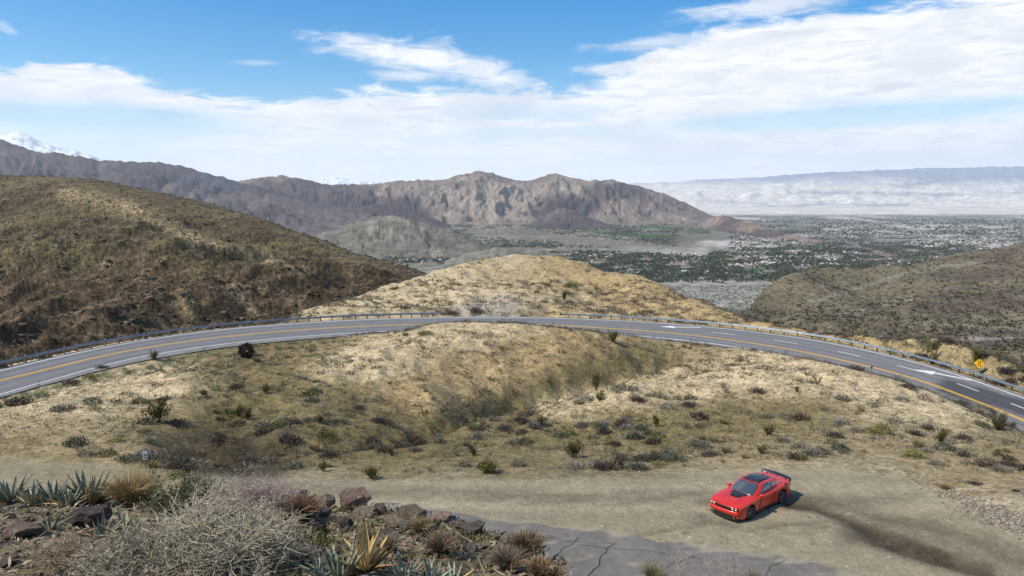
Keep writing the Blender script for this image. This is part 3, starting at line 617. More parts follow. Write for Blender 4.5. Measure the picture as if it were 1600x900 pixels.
def rockc(base, dark, light, s, seed, patches=(), dk=.8):
    def f(T, X, Y, Z, px, py, gx):
        n = fbm(X/(900*s), Y/(900*s), 5, seed); n2 = fbm(X/(160*s), Y/(160*s), 5, seed+5); n3 = fbm(X/(40*s), Y/(40*s), 4, seed+8)
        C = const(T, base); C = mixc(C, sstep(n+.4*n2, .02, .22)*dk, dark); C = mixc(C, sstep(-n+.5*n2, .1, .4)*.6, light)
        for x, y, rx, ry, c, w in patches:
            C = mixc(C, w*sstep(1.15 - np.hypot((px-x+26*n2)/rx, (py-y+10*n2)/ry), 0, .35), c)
        return C*np.clip(1+.45*n2+.5*n3, .3, 2)[..., None]
    return f
def mrock(name, k): return mat_ground(name, grain=((.006*k, .2), (.03*k, .3)), bump=((.006*k, 30/k), (.03*k, 9/k)))
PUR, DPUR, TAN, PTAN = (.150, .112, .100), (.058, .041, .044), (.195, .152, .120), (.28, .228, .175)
M_MT = mrock('mountain_rock', 1.); M_MTF = mrock('far_mountain_rock', .3)
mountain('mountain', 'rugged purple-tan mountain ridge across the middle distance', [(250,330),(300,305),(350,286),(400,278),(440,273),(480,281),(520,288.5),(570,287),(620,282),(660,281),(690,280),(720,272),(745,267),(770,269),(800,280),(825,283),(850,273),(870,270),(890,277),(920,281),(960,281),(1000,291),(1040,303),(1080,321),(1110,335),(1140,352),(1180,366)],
         9800, 8300, 640, 190, rockc(TAN, PUR, PTAN, 1.0, 121, ((480, 300, 110, 22, DPUR, .75), (600, 325, 120, 17, DPUR, .9), (880, 325, 55, 22, DPUR, .95), (960, 300, 50, 16, DPUR, .8), (1030, 325, 50, 20, PUR, .8), (1000, 345, 60, 10, TAN, .7), (780, 310, 70, 25, PTAN, .7), (720, 320, 60, 22, PTAN, .5), (860, 297, 50, 14, PTAN, .5))), M_MT, .27, 34., 131, prof=1.15)  # dark patches: varnished rock, with cloud shadow painted into the colour
mountain('front_ridge', 'dark purple low ridge in front of the mountain, left of the grey hill top', [(440,352),(480,340),(520,331),(560,322),(590,317),(615,321),(640,327),(665,335),(690,346),(712,356),(725,362)], 7900, 7200, 200, 70, rockc((.085, .062, .062), (.058, .041, .044), (.14, .105, .09), .7, 231), M_MT, .3, 40., 233)
mountain('front_ridge', 'dark purple low ridge against the middle of the mountain foot', [(800,361),(822,352),(840,343),(856,333),(872,326),(884,324),(898,329),(915,337),(935,344),(955,351),(985,361)], 7900, 7300, 200, 70, rockc((.085, .062, .062), (.058, .041, .044), (.14, .105, .09), .7, 235), M_MT, .3, 40., 237)
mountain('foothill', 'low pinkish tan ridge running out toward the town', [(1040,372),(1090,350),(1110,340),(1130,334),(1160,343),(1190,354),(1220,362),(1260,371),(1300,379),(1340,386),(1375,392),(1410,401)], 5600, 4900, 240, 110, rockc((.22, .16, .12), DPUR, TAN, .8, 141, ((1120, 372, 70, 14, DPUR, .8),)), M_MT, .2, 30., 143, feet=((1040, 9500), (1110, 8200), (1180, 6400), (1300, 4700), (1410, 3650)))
mountain('back_ridge', 'dark purple mountain ridge behind the left hillside', [(-400,190),(-200,196),(-60,205),(0,217),(30,226),(50,232),(70,238),(90,236.5),(130,244),(150,249),(180,249),(220,252),(245,250.5),(280,257),(320,268),(350,276),(385,286),(430,296),(480,310),(540,330)], 8200, 6600, 260, 110, rockc((.085, .066, .066), (.062, .048, .052), (.13, .095, .085), 1.2, 151, ((330, 285, 60, 14, (.07, .075, .10), .6),)), M_MT, .22, 20., 153)
mountain('near_ridge', 'purple brown ridge just over the dark hillside crest', [(180,300),(220,290),(260,281),(300,282),(340,292),(380,297),(430,304),(480,315),(540,322),(590,330),(640,345),(690,362),(730,380)], 8000, 5800, 220, 100, rockc((.11, .085, .078), DPUR, (.17, .135, .11), .9, 161), M_MT, .22, 26., 163)
GRY = (.150, .135, .098)
mountain('grey_hill', 'smooth grey green hill above the valley houses', [(420,392),(500,364),(550,348),(580,339),(605,335.5),(640,340),(680,353),(720,366),(750,376),(775,392)], 4300, 3450, 260, 90, rockc(GRY, (.13, .125, .10), (.20, .185, .14), .6, 171, dk=.5), M_MT, .15, 30., 173)
mountain('low_hill', 'low grey hill in front of the valley wash', [(680,414),(730,395),(770,387),(810,385.5),(850,392),(900,414)], 3300, 2900, 140, 60, rockc((.19, .175, .13), (.15, .14, .105), (.23, .20, .15), .5, 181, dk=.5), M_MT, .2, 24., 183)
mountain('knoll', 'small grey green knoll beside the valley houses', [(735,372),(760,363),(790,354),(815,352),(845,359),(885,373)], 6500, 5900, 140, 60, rockc(GRY, (.13, .125, .10), (.20, .185, .14), .5, 187, dk=.5), M_MT, .08, 20., 189)
def snowc(T, X, Y, Z, px, py, gx):
    n2 = fbm(X/260, Y/260, 5, 191); C = const(T, (.80, .82, .86)); return mixc(C, sstep(n2, .12, .3)*.8, (.16, .16, .19))
mountain('snow_peak', 'snow covered peak at the far left skyline', [(-260,196),(-120,190),(-40,206),(0,211),(22,205.5),(40,208),(60,219),(90,230),(110,233.5),(130,238),(160,248),(200,262)], 19000, 13000, 180, 80, snowc, M_MTF, .16, 30., 193)
mountain('hazy_snow_range', 'faint snowy range behind the middle ridge', [(440,296),(480,283),(505,277),(540,278),(570,283),(600,284),(640,286),(700,292)], 29000, 24000, 160, 40, snowc, M_MTF, .16, 30., 197)
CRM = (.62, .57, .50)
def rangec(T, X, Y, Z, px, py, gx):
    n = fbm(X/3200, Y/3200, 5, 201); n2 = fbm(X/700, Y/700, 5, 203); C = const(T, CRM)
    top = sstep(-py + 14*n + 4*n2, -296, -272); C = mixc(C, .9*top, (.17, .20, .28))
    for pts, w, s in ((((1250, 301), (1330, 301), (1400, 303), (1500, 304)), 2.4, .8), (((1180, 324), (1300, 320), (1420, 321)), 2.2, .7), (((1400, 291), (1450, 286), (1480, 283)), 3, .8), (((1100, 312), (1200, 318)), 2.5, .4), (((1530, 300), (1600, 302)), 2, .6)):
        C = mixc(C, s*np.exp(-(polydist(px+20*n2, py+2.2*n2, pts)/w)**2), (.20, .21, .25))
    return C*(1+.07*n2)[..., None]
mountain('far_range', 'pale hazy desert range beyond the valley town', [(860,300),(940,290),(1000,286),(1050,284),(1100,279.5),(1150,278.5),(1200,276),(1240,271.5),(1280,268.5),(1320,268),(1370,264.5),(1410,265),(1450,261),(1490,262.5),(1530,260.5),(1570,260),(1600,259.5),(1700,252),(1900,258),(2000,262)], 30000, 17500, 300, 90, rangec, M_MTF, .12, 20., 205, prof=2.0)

# haze: the desert air
def build_haze():
    me = bpy.data.meshes.new('haze'); x, y0, y1, z0, z1 = 51000., -3000., 39500., CZ-420., 2150.
    V = [(a, b, c) for c in (z0, z1) for b in (y0, y1) for a in (-x, x)]
    me.from_pydata(V, [], [(0, 2, 3, 1), (4, 5, 7, 6), (0, 1, 5, 4), (2, 6, 7, 3), (0, 4, 6, 2), (1, 3, 7, 5)])
    m = bpy.data.materials.new('haze_air'); m.use_nodes = True; t = NT(m.node_tree); t.n.clear()
    v = t.node('ShaderNodeVolumePrincipled', {'Color': (.82, .92, 1, 1), 'Density': HAZE, 'Anisotropy': .2})
    t.node('ShaderNodeOutputMaterial', {'Volume': v.outputs[0]})
    tag(new_obj('haze', me, m), 'thin pale haze over the valley', None, None, 'stuff')
HAZE = 2.3e-5
build_haze()

# ------------------------------------------------------------------ road
def zoff(d, k): return .3*d/wf[k] if d > 0 else .3*d/wn[k]
def rp(d, k, dz=0.0):                         # point on the road: offset from yellow line, (fractional) station
    k = min(max(k, 0), len(YEL)-1.001); i = int(k); f = k-i
    a = YEL[i]+Nn[i]*d + np.array([0, 0, zoff(d, i)]); b = YEL[i+1]+Nn[i+1]*d + np.array([0, 0, zoff(d, i+1)])
    return a*(1-f)+b*f + np.array([0, 0, dz])
def widths(k): i = int(min(max(k, 0), len(YEL)-1)); return wf[i], wn[i]
NK = len(YEL)
def asphalt_color(n, n2): return np.array((.180, .175, .172))*(1 + .28*n + .14*n2)
def build_road():
    V, C = [], []; fr = np.concatenate([np.linspace(-1, 0, 15), np.linspace(0, 1, 22)[1:]])
    for k in range(NK):
        for q in fr:
            d = q*(wf[k]+.75) if q > 0 else q*(wn[k]+SH_IN[k])
            p = rp(d, k); V.append(p)
            n = float(fbm(np.array([k*.05+d*.9]), np.array([d*1.3+k*.004]), 3, 221)[0]); n2 = float(perlin(np.array([p[0]*.8]), np.array([p[1]*.8]), 5))
            c = asphalt_color(n, n2)
            lanes = [-wn[k]/2] + ([wf[k]*.25, wf[k]*.75] if wf[k] > 6.4 else [wf[k]/2])
            for L in lanes:
                for s in (-.85, .85): c = c*(1 - .20*math.exp(-((d-L-s)/.35)**2))
            if d < -wn[k]-.1: c = np.array((.21, .20, .185))*(1+.2*n+.15*n2)
            V_px = None; C.append(c)
    me = np_mesh('road', np.array(V), grid_faces(NK, len(fr)), True); C = np.array(C)
    px, py = proj(np.array(V))
    st = np.exp(-(np.maximum(polydist(px+14*fbm(px/9, py/5, 3, 223), py+5*fbm(px/9, py/5, 3, 225), [(1478, 604), (1530, 618), (1610, 640)])-8, 0)/5)**2)*.85
    C = C*(1-st[:, None]) + st[:, None]*np.array((.050, .050, .055))
    set_color(me, 'soil', C)
    m, t, b = mat('asphalt', (.1, .1, .1), .85, 0, .3); v = t.node('ShaderNodeTexCoord').outputs['Object']
    c = t.node('ShaderNodeVertexColor', layer_name='soil').outputs[0]
    c = t.mix(1.0, c, t.ramp(t.noise(v, 3.0, 6, .7), [(.25, (.8, .8, .8)), (.75, (1.2, 1.2, 1.2))]), 'MULTIPLY')
    t.put(b.inputs['Base Color'], c); t.put(b.inputs['Normal'], t.node('ShaderNodeBump', {'Height': t.noise(v, 40, 4, .6), 'Strength': .6, 'Distance': .01}).outputs[0])
    road = tag(new_obj('road', me, m), 'curving grey asphalt highway with yellow centre line', None, None, 'structure')
    global M_ASPHALT; M_ASPHALT = m
    def paint(name, c):
        m, t, b = mat(name, c, .6, 0, .3); v = t.node('ShaderNodeTexCoord').outputs['Object']
        w = t.step(t.noise(v, 5, 6, .7), .30, .46); t.put(b.inputs['Base Color'], t.mix(w, (.22, .21, .2, 1), tuple(c)+(1,))); return m
    white, yellow = paint('white_road_paint', (.72, .72, .70)), paint('yellow_road_paint', (.74, .40, .03))
    def strip(name, m, dfun, w, k0, k1, n):
        V = []
        for k in np.linspace(k0, k1, n):
            d = dfun(k); V += [rp(d-w/2, k, .012), rp(d+w/2, k, .012)]
        new_obj(name, np_mesh(name, np.array(V), grid_faces(n, 2), True), m, road)
    strip('edge_line', white, lambda k: widths(k)[0], .20, 0, NK-1, NK); strip('edge_line', white, lambda k: -widths(k)[1], .17, 0, NK-1, NK)
    for s in (-.14, .14): strip('centre_line', yellow, lambda k: s, .16, 0, NK-1, NK)
    def station(px, q):                       # station whose point at lane fraction q shows at column px
        ks = np.linspace(0, NK-2, 2000); X = np.array([proj(rp(q*widths(k)[0], k))[0] for k in ks]); return ks[np.abs(X-px).argmin()]
    for px in (1130, 1229, 1327, 1421, 1512.5, 1598):
        k = station(px, .52); L = 1.75; strip('lane_dash', white, lambda k: .52*widths(k)[0], .17, k-L, k+L, 6)
    for px in (1062, 1472):
        k = station(px, .74)
        def ap(s, e): return rp(.74*widths(k)[0] + e, k + s, .014)     # s along the road (+ = toward the right of the photo)
        pts = [ap(-3.1, -1.05), ap(-.4, -1.15), ap(-.75, -.55), ap(3.0, .95), ap(3.05, 1.35), ap(-.95, -.12), ap(-1.2, .40)]
        mb = MB(); mb.add(pts, [tuple(range(len(pts)))[::-1]]); o = mb.build('lane_arrow', white, road)
    crack = mat('crack_filler', (.03, .03, .032), .7)[0]
    for px in (286, 322, 365, 402, 452, 495, 512, 538, 568, 594, 612):
        ks = np.linspace(0, NK/2, 800); k = ks[np.abs(np.array([proj(rp(-widths(q)[1]-.6, q))[0] for q in ks])-px).argmin()]
        a, b_ = -widths(k)[1]-.05, -widths(k)[1]-SH_IN[int(k)]+.15; V = []
        for q in np.linspace(0, 1, 5):
            d = a+(b_-a)*q; kk = k + q*.9 + random.uniform(-.1, .1); V += [rp(d, kk-.035, .011), rp(d, kk+.035, .011)]
        new_obj('shoulder_crack', np_mesh('shoulder_crack', np.array(V), grid_faces(5, 2)), crack, road)
    return road, white, yellow
ROAD, M_WHITE, M_YELLOW = build_road()

# guardrails along the outer edge
def build_guardrail(label, k0, k1):
    M_RAIL = mat_var('galvanised_steel', (.30, .34, .385), (.22, .26, .30), 1.2, .5, .4, 0, 0, .55)
    M_POST = mat_var('weathered_post', (.10, .085, .07), (.16, .13, .10), 6, .9)
    M_REFL = mat('reflector_white', (.8, .8, .78), .4)[0]
    D = lambda k: widths(k)[0] + 1.15
    mid = rp(D((k0+k1)/2), (k0+k1)/2); root = thing('guardrail', label, 'guardrail', tuple(mid))
    inv = Vector(mid)
    prof = [(0, .40), (.05, .44), (.05, .49), (0, .53), (0, .57), (.05, .61), (.05, .66), (0, .71)]   # W-beam, bulging to the road
    ks = np.arange(k0, k1, .95); V = []
    for k in ks:
        for e, z in prof: V.append(rp(D(k)-.12-e, k, z+.05) - np.array(mid))
    n = len(ks); V = np.array(V); f = grid_faces(n, len(prof))
    Vb = V.copy(); T = np.repeat(np.array([Nn[int(min(k, NK-1))] for k in ks]), len(prof), 0); Vb += T*.012
    f2 = f[:, ::-1] + len(V); new_obj('rail', np_mesh('rail', np.concatenate([V, Vb]), np.concatenate([f, f2]), True), M_RAIL, root)
    pm = MB(); pm.box((0, 0, .31), (.16, .20, .9)); pm.box((0, -.14, .56), (.15, .10, .34)); pme = pm.mesh('post'); pme.materials.append(M_POST)
    rm = MB(); rm.box((0, -.05, .82), (.10, .03, .09)); rme = rm.mesh('reflector'); rme.materials.append(M_REFL)
    i = 0; k = k0+.4
    while k < k1-.3:
        p = rp(D(k)+.14, k); tg = Tn[int(min(k, NK-1))]
        o = new_obj('post', pme, (), root); o.location = Vector(p)-inv; o.rotation_euler = (0, 0, math.atan2(tg[1], tg[0]))
        if i % 3 == 0:
            r = new_obj('reflector', rme, (), o)
        k += 1.9; i += 1
    for ke, sgn in ((k0, -1), (k1, 1)):       # end terminals
        p0, p1 = rp(D(ke)-.12, ke-.0, .6), rp(D(ke)-.05, ke+sgn*.9, .58); e = MB()
        e.tube([Vector(p0)-inv, Vector(p1)-inv], [.17, .19], 8); e.box(Vector(p1)-inv+Vector((0, 0, 0)), (.35, .5, .5)); e.build('end_terminal', M_POST, root)
    return root
def far_station(px):
    ks = np.linspace(0, NK-2, 1500); X = np.array([proj(rp(widths(k)[0]+1, k))[0] for k in ks]); return ks[np.abs(X-px).argmin()]
build_guardrail('galvanised guardrail along the left half of the bend, under the dark hillside', 1.5, far_station(687))
build_guardrail('galvanised guardrail along the right half of the bend, from rock cut to photo edge', far_station(884), NK-2.5)

# old broken pavement at the front of the pull-out
def build_pavement():
    edge = [wpt(px, py, 16.3) for px, py in ((600, 782), (690, 798), (770, 814), (830, 817), (900, 826), (965, 828), (1020, 842), (1110, 850), (1200, 864), (1280, 880), (1340, 896), (1480, 925), (1650, 960))]
    ex = np.array([e[0] for e in edge]); ey = np.array([e[1] for e in edge]); order = ex.argsort(); ex, ey = ex[order], ey[order]
    xs = np.arange(ex[0], ex[-1], .16); n = 90; V, C = [], []
    top = np.interp(xs, ex, ey) + .45*fbm(xs/1.4, xs*0, 4, 231)
    for j in range(n):
        for i, x in enumerate(xs):
            y = top[i] - 15*(j/(n-1))**1.3; y = max(y, 19); z = ground_z(x, y); e = top[i]-y
            z += .03*min(e/.25, 1) - .012; V.append((x, y, z))
    me = np_mesh('old_pavement', np.array(V), grid_faces(n, len(xs))[:, ::-1], True); P = np.array(V); X, Y = P[:, 0], P[:, 1]
    n1 = fbm(X/2.2, Y/2.2, 4, 233); n2 = fbm(X/.5, Y/.5, 4, 235); dirt = sstep(fbm(X/1.8, Y/.8, 4, 237) + .55*np.exp(-(np.repeat(top[None], n, 0).ravel()-Y)/1.0) - .22, .05, .4)*.85
    C = np.array((.152, .138, .120))*(1+.26*n1+.26*n2)[:, None]; C = C*(1-dirt[:, None]) + dirt[:, None]*np.array((.29, .25, .18)); set_color(me, 'soil', C)
    o = tag(new_obj('old_pavement', me, M_ASPHALT), 'cracked grey asphalt strip at the front of the pull-out', None, None, 'structure')
    crack = mat('open_crack', (.022, .02, .018), .9)[0]
    for line, w in ((((915, 903), (932, 884), (944, 862), (958, 849)), .09), (((855, 880), (880, 858), (905, 841)), .06), (((905, 852), (1000, 858), (1100, 872)), .035), (((1010, 905), (1050, 880), (1090, 866)), .05), (((1190, 905), (1205, 885), (1230, 874)), .05), (((820, 838), (900, 846), (960, 848)), .03)):
        P = np.array([wpt(px, py, 16.3)[:2] for px, py in line]); q = np.linspace(0, len(P)-1, 26); xy = np.stack([np.interp(q, range(len(P)), P[:, i]) for i in (0, 1)], 1)
        xy += .12*np.stack([perlin(q*2.3, q*0+w*90, 3), perlin(q*2.3, q*0+w*70, 4)], 1); V = []
        for i, (x, y) in enumerate(xy):
            t = xy[min(i+1, 25)]-xy[max(i-1, 0)]; t /= np.linalg.norm(t); ww = .85*w*(.5+.5*abs(perlin(np.array([i*.5]), np.array([w*50]), 7)[0])*2)
            for s in (-.5, .5): a, b = x-t[1]*ww*s, y+t[0]*ww*s; V.append((a, b, ground_z(a, b)+.024))
        new_obj('crack', np_mesh('crack', np.array(V), grid_faces(26, 2)), crack, o)
build_pavement()

# ------------------------------------------------------------------ the red car
def build_car():
    fwp, rwp = wpt(1168, 812, 16.28), wpt(1222.5, 785, 16.28)
    d = fwp[:2]-rwp[:2]; print('wheelbase seen', np.linalg.norm(d)); ang = math.atan2(d[1], d[0])
    mid = (fwp[:2]+rwp[:2])/2; left = np.array([-math.sin(ang), math.cos(ang)]); c = mid - left*.86
    XA, XR, R = 1.475, -1.475, .362
    zs_ = [ground_z(*(c + np.array([math.cos(ang), math.sin(ang)])*a + left*b)) for a in (XA, XR) for b in (-.8, .8)]
    root = thing('car', 'bright red two-door muscle coupe with black roof, hood scoop and spoiler', 'car', (c[0], c[1], sum(zs_)/4-.02), ang)
    pitch = -math.atan2((zs_[0]+zs_[1]-zs_[2]-zs_[3])/2, XA-XR); root.rotation_euler = (math.atan2((zs_[1]+zs_[3]-zs_[0]-zs_[2])/2, 1.6), pitch, ang)
    # paints
    RED, t, b = mat('red_paint', (.62, .022, .012), .28, 0, .5, .7)
    n = t.noise(t.node('ShaderNodeTexCoord').outputs['Object'], 3, 4); t.put(b.inputs['Roughness'], t.step(n, .3, .7, .28, .40))
    dust = t.step(t.node('ShaderNodeSeparateXYZ', {0: t.node('ShaderNodeTexCoord').outputs['Object']}).outputs[2], .55, .22, 0, .3)
    t.put(b.inputs['Base Color'], t.mix(t.m('MULTIPLY', dust, t.noise(t.node('ShaderNodeTexCoord').outputs['Object'], 9, 5)), (.56, .020, .005, 1), (.35, .26, .17, 1)))
    BLK = mat_var('gloss_black', (.012, .012, .014), (.018, .018, .02), 4, .22, .6, 0); MATB = mat_var('matt_black_trim', (.012, .012, .013), (.02, .02, .02), 8, .6, .3, 0)
    GLS, t, b = mat('tinted_glass', (.05, .062, .072), .06, 0, .8, .5)
    TYR = mat_var('tyre_rubber', (.018, .018, .018), (.035, .03, .026), 7, .85, .2, 0); RIM = mat_var('dark_alloy', (.26, .26, .27), (.17, .17, .18), 5, .35, .5, 0, 0, .8)
    LMP = mat('lamp_lens', (.75, .76, .74), .1, 0, .8)[0]; DRK = mat('wheel_well_dark', (.008, .008, .008), .95)[0]; AMB = mat('amber_lens', (.6, .16, .02), .2)[0]
    I = lambda x, tab: float(np.interp(x, [a for a, _ in tab][::-1], [q for _, q in tab][::-1]))
    hwT = [(2.50, .83), (2.38, .90), (2.0, .945), (1.475, .965), (.9, .945), (.2, .925), (-.5, .93), (-1.0, .955), (-1.475, .975), (-2.0, .955), (-2.35, .90), (-2.53, .83)]
    zbT = [(2.50, .27), (2.3, .19), (1.9, .19), (-1.9, .20), (-2.3, .27), (-2.53, .36)]
    zsT = [(2.50, .795), (2.3, .845), (2.0, .885), (1.475, .925), (.9, .945), (.2, .955), (-.5, .965), (-1.0, 1.01), (-1.475, 1.045), (-2.0, 1.045), (-2.53, 1.02)]
    ztT = [(2.50, .815), (2.3, .88), (2.0, .925), (1.475, .975), (.95, 1.015), (-.5, 1.02), (-1.6, 1.06), (-2.0, 1.075), (-2.53, 1.055)]
    def bend(p):
        x, y, z = p; k = min(max((x-1.5)/1.0, 0), 1)*.17 + min(max((-x-1.7)/.85, 0), 1)*.14*(-1); return Vector((x - k*(abs(y)/.9)**2.2, y, z))
    def bottom(x, pad=.435):
        z = I(x, zbT)
        for xa in (XA, XR):
            if abs(x-xa) < pad: z = max(z, R + math.sqrt(pad*pad-(x-xa)**2))
        return z
    def ring(x):
        hw, zb0, zb, zs, zt = I(x, hwT), I(x, zbT), bottom(x), I(x, zsT), I(x, ztT)
        fl = .016*max(math.exp(-((x-XA)/.5)**4), math.exp(-((x-XR)/.5)**4))
        side = [(hw*.955, zb), (hw*.975+fl, zb+(zs-zb)*.22), (hw*.978+fl, zb+(zs-zb)*.45), (hw+fl*.5, zb+(zs-zb)*.66), (hw*1.0, zb+(zs-zb)*.80), (hw*.985, zb+(zs-zb)*.92), (hw*.95, zs), (hw*.88, zs+(zt-zs)*.35), (hw*.6, zs+(zt-zs)*.78), (hw*.3, zt-.004), (0, zt)]
        return [(x, 0., zb)] + [(x, y, z) for y, z in side]
    xs = sorted(set([2.50, 2.47, 2.42, 2.35, 2.25, 2.1, .95, .8, .55, .3, .05, -.2, -.45, -.7, -.9, -1.98, -2.1, -2.2, -2.3, -2.4, -2.48, -2.53] +
                    [xa + .4351*math.cos(a) for xa in (XA, XR) for a in np.linspace(0, math.pi, 15)] + [xa+s*.44 for xa in (XA, XR) for s in (-1, 1)]), reverse=True)
    def sidept(x, v, off=0.0, s=1):           # point on the body side; v 0 sill .. 1 shoulder
        r = ring(x)[1:8]; f = v*(len(r)-1); i = min(int(f), len(r)-2); f -= i
        y = r[i][1]*(1-f)+r[i+1][1]*f + off; z = r[i][2]*(1-f)+r[i+1][2]*f; return bend((x, s*y, z))
    def toppt(x, y, off=0.0):                 # point on hood / deck
        r = sorted((q[1], q[2]) for q in ring(x)[7:]); return bend((x, y, float(np.interp(abs(y), [a for a, _ in r], [z for _, z in r])) + off))
    mb = MB(); rows = []
    for x in xs:
        h = ring(x); full = [(a, -y, z) for a, y, z in h[::-1]] + h[1:]      # from top centre (right) round the bottom to top centre (left)
        rows.append(full)
    nr = len(rows[0]); mb.add([bend(p) for r in rows for p in r], [])
    for i in range(len(xs)-1):
        for j in range(nr-1):
            under = j in (10, 11); mb.f.append((i*nr+j, i*nr+j+1, (i+1)*nr+j+1, (i+1)*nr+j)); mb.mi.append(1 if under else 0)
    for i, rev in ((0, False), (len(xs)-1, True)):
        q = [i*nr+j for j in range(nr-1)]; mb.f.append(tuple(q if rev else q[::-1])); mb.mi.append(0)
    body = mb.build('body', (RED, DRK), root, True)
    body.data.set_sharp_from_angle(angle=math.radians(32)) if hasattr(body.data, 'set_sharp_from_angle') else None
    def patch(name, fn, nu, nv, m, parent, thick=.0, smooth=True):
        V = [fn(u, v) for u in np.linspace(0, 1, nu) for v in np.linspace(0, 1, nv)]; me = np_mesh(name, np.array([tuple(p) for p in V]), grid_faces(nu, nv), smooth)
        o = new_obj(name, me, m, parent); 
        sd = o.modifiers.new('thickness', 'SOLIDIFY'); sd.thickness = thick or .008; sd.offset = 0; return o
    # cabin
    def Bp(s, sg): x = .98 + (-1.80-.98)*s; return Vector((x, sg*float(np.interp(s, [0, .1, .5, .8, 1], [.70, .80, .82, .80, .66])), I(x, zsT) - .005 + (.04 if s > .85 else 0)))
    def Tp(s, sg): x = .16 + (-1.08-.16)*s; return Vector((x, sg*float(np.interp(s, [0, .5, 1], [.585, .61, .57])), 1.375 + .055*math.sin(math.pi*min(max(s*.9+.08, 0), 1))))
    def sidew(s, t, sg, off=0.):
        p = Bp(s, sg)*(1-t) + Tp(s, sg)*t; return p + Vector((0, sg*(.045*math.sin(math.pi*t)+off), .4*off))
    cb = MB()
    for sg in (1, -1):
        V = [sidew(s, t, sg) for s in np.linspace(0, 1, 15) for t in np.linspace(0, 1, 6)]; f = [tuple(q) if sg < 0 else tuple(q[::-1]) for q in grid_faces(15, 6).tolist()]; cb.add(V, f)
    def roofp(s, w): a, b_ = Tp(s, 1), Tp(s, -1); return a*(1-w)+b_*w + Vector((0, 0, .035*math.sin(math.pi*w)))
    cb.add([roofp(s, w) for s in np.linspace(0, 1, 9) for w in np.linspace(0, 1, 9)], [tuple(q) for q in grid_faces(9, 9).tolist()])
    def wsp(t, w, off=0., end=0):             # windscreen / rear window surface
        a = sidew(end, t, 1); b_ = sidew(end, t, -1); p = a*(1-w)+b_*w; k = math.sin(math.pi*w)
        return p + Vector(((1 if end == 0 else -1)*(.10*k*(1-t*.6)+off*.6), 0, .02*k*t + off))
    for end in (0, 1): cb.add([wsp(t, w, 0, end) for t in np.linspace(0, 1, 6) for w in np.linspace(0, 1, 9)], [tuple(q) for q in grid_faces(6, 9).tolist()])
    cab = cb.build('cabin', RED, root, True)
    patch('windshield', lambda u, v: wsp(.03+.93*u, .05+.90*v, .012), 6, 9, GLS, root); patch('rear_window', lambda u, v: wsp(.06+.88*u, .10+.80*v, .012, 1), 6, 9, GLS, root)
    patch('roof_panel', lambda u, v: roofp(.015+.97*u, .10+.80*v)+Vector((0, 0, .008)), 9, 9, BLK, root)
    for sg in (1, -1):
        patch('side_window', lambda u, v: sidew((.10+.10*v) + (.545-.10-.10*v)*u, .07+.83*v*(1-.0*u), sg, .012), 8, 5, GLS, root)
        patch('quarter_window', lambda u, v: sidew(.565 + (.19-.03*v)*u, (.09+.22*u) + (.90-.09-.22*u-.10*u)*v, sg, .012), 6, 5, GLS, root)
        door = patch('door', lambda u, v: sidept(.66-1.30*u, .06+.93*v, .006, sg), 10, 9, RED, root, .012)
        for u0 in (.0, 1.0): patch('door_seam', lambda u, v: sidept(.66-1.30*u0+(v-.5)*.022, .06+.93*u, .010, sg), 9, 2, DRK, door, .006)
        hb = MB(); p = sidept(-.47, .83, .02, sg); hb.box(p, (.17, .03, .035)); hb.build('handle', RED, door)
        mm = MB(); p = sidept(.60, 1, .0, sg) + Vector((0, sg*.07, .07)); mm.tube([p+Vector((.06, 0, -.0)), p+Vector((.03, 0, .01)), p+Vector((-.07, 0, .01))], [.05, .085, .09], 10); mm.box(p+Vector((0, -sg*.10, -.05)), (.06, .12, .04))
        V = mm.v; mm.v = [(a, p.y+(q-p.y)*1.35, z) for a, q, z in V]; mir = mm.build('mirror', RED, root, True)
        g = MB(); g.box(p+Vector((-.078, 0, .01)), (.01, .19, .11)); g.build('mirror_glass', GLS, mir)
        patch('sill', lambda u, v: sidept(.98-1.98*u, -.0+.10*v, .014, sg) + Vector((0, 0, -.05*(1-v))), 10, 3, MATB, root, .02)
        # wheels
        for xa in (XA, XR):
            w = bpy.data.objects.new('wheel', None); COL.objects.link(w); w.parent = root; w.location = (xa, sg*.82, R); w.empty_display_size = .1
            if xa == XA: w.rotation_euler = (0, 0, math.radians(-7))
            ty = MB(); pr = [(.262, -.118), (.31, -.126), (.345, -.118), (.360, -.09), (.362, 0), (.360, .09), (.345, .118), (.31, .126), (.262, .118)]; N = 40
            ty.add([(r*math.cos(2*math.pi*k/N), e, r*math.sin(2*math.pi*k/N)) for k in range(N) for r, e in pr], [(k*9+j, k*9+j+1, ((k+1) % N)*9+j+1, ((k+1) % N)*9+j) for k in range(N) for j in range(8)]); ty.build('tyre', TYR, w, True)
            rm = MB(); N = 32
            lip = [(.262, sg*.112), (.250, sg*.118), (.238, sg*.10), (.232, -sg*.05)]; rm.add([(r*math.cos(2*math.pi*k/N), e, r*math.sin(2*math.pi*k/N)) for k in range(N) for r, e in lip], [(k*4+j, k*4+j+1, ((k+1) % N)*4+j+1, ((k+1) % N)*4+j) for k in range(N) for j in range(3)])
            for q in range(5):
                for dd in (-.16, .16):
                    a = 2*math.pi*q/5 + .3; a2 = a+dd; p0 = Vector((.045*math.cos(a), sg*.085, .045*math.sin(a))); p1 = Vector((.246*math.cos(a2), sg*.095, .246*math.sin(a2))); rm.tube([p0, p1], [.024, .017], 5)
            rm.tube([(0, sg*.06, 0), (0, sg*.10, 0)], [.055, .045], 12); rm.build('rim', RIM, w)
            ds = MB(); ds.tube([(0, -sg*.02, 0), (0, sg*.0, 0)], [.19, .19], 24); ds.build('brake_disc', MATB, w)
    # hood decal and scoop
    patch('hood_stripe', lambda u, v: toppt(1.0+.62*u, (v-.5)*2*(.44-.20*u), .006), 8, 9, BLK, root)
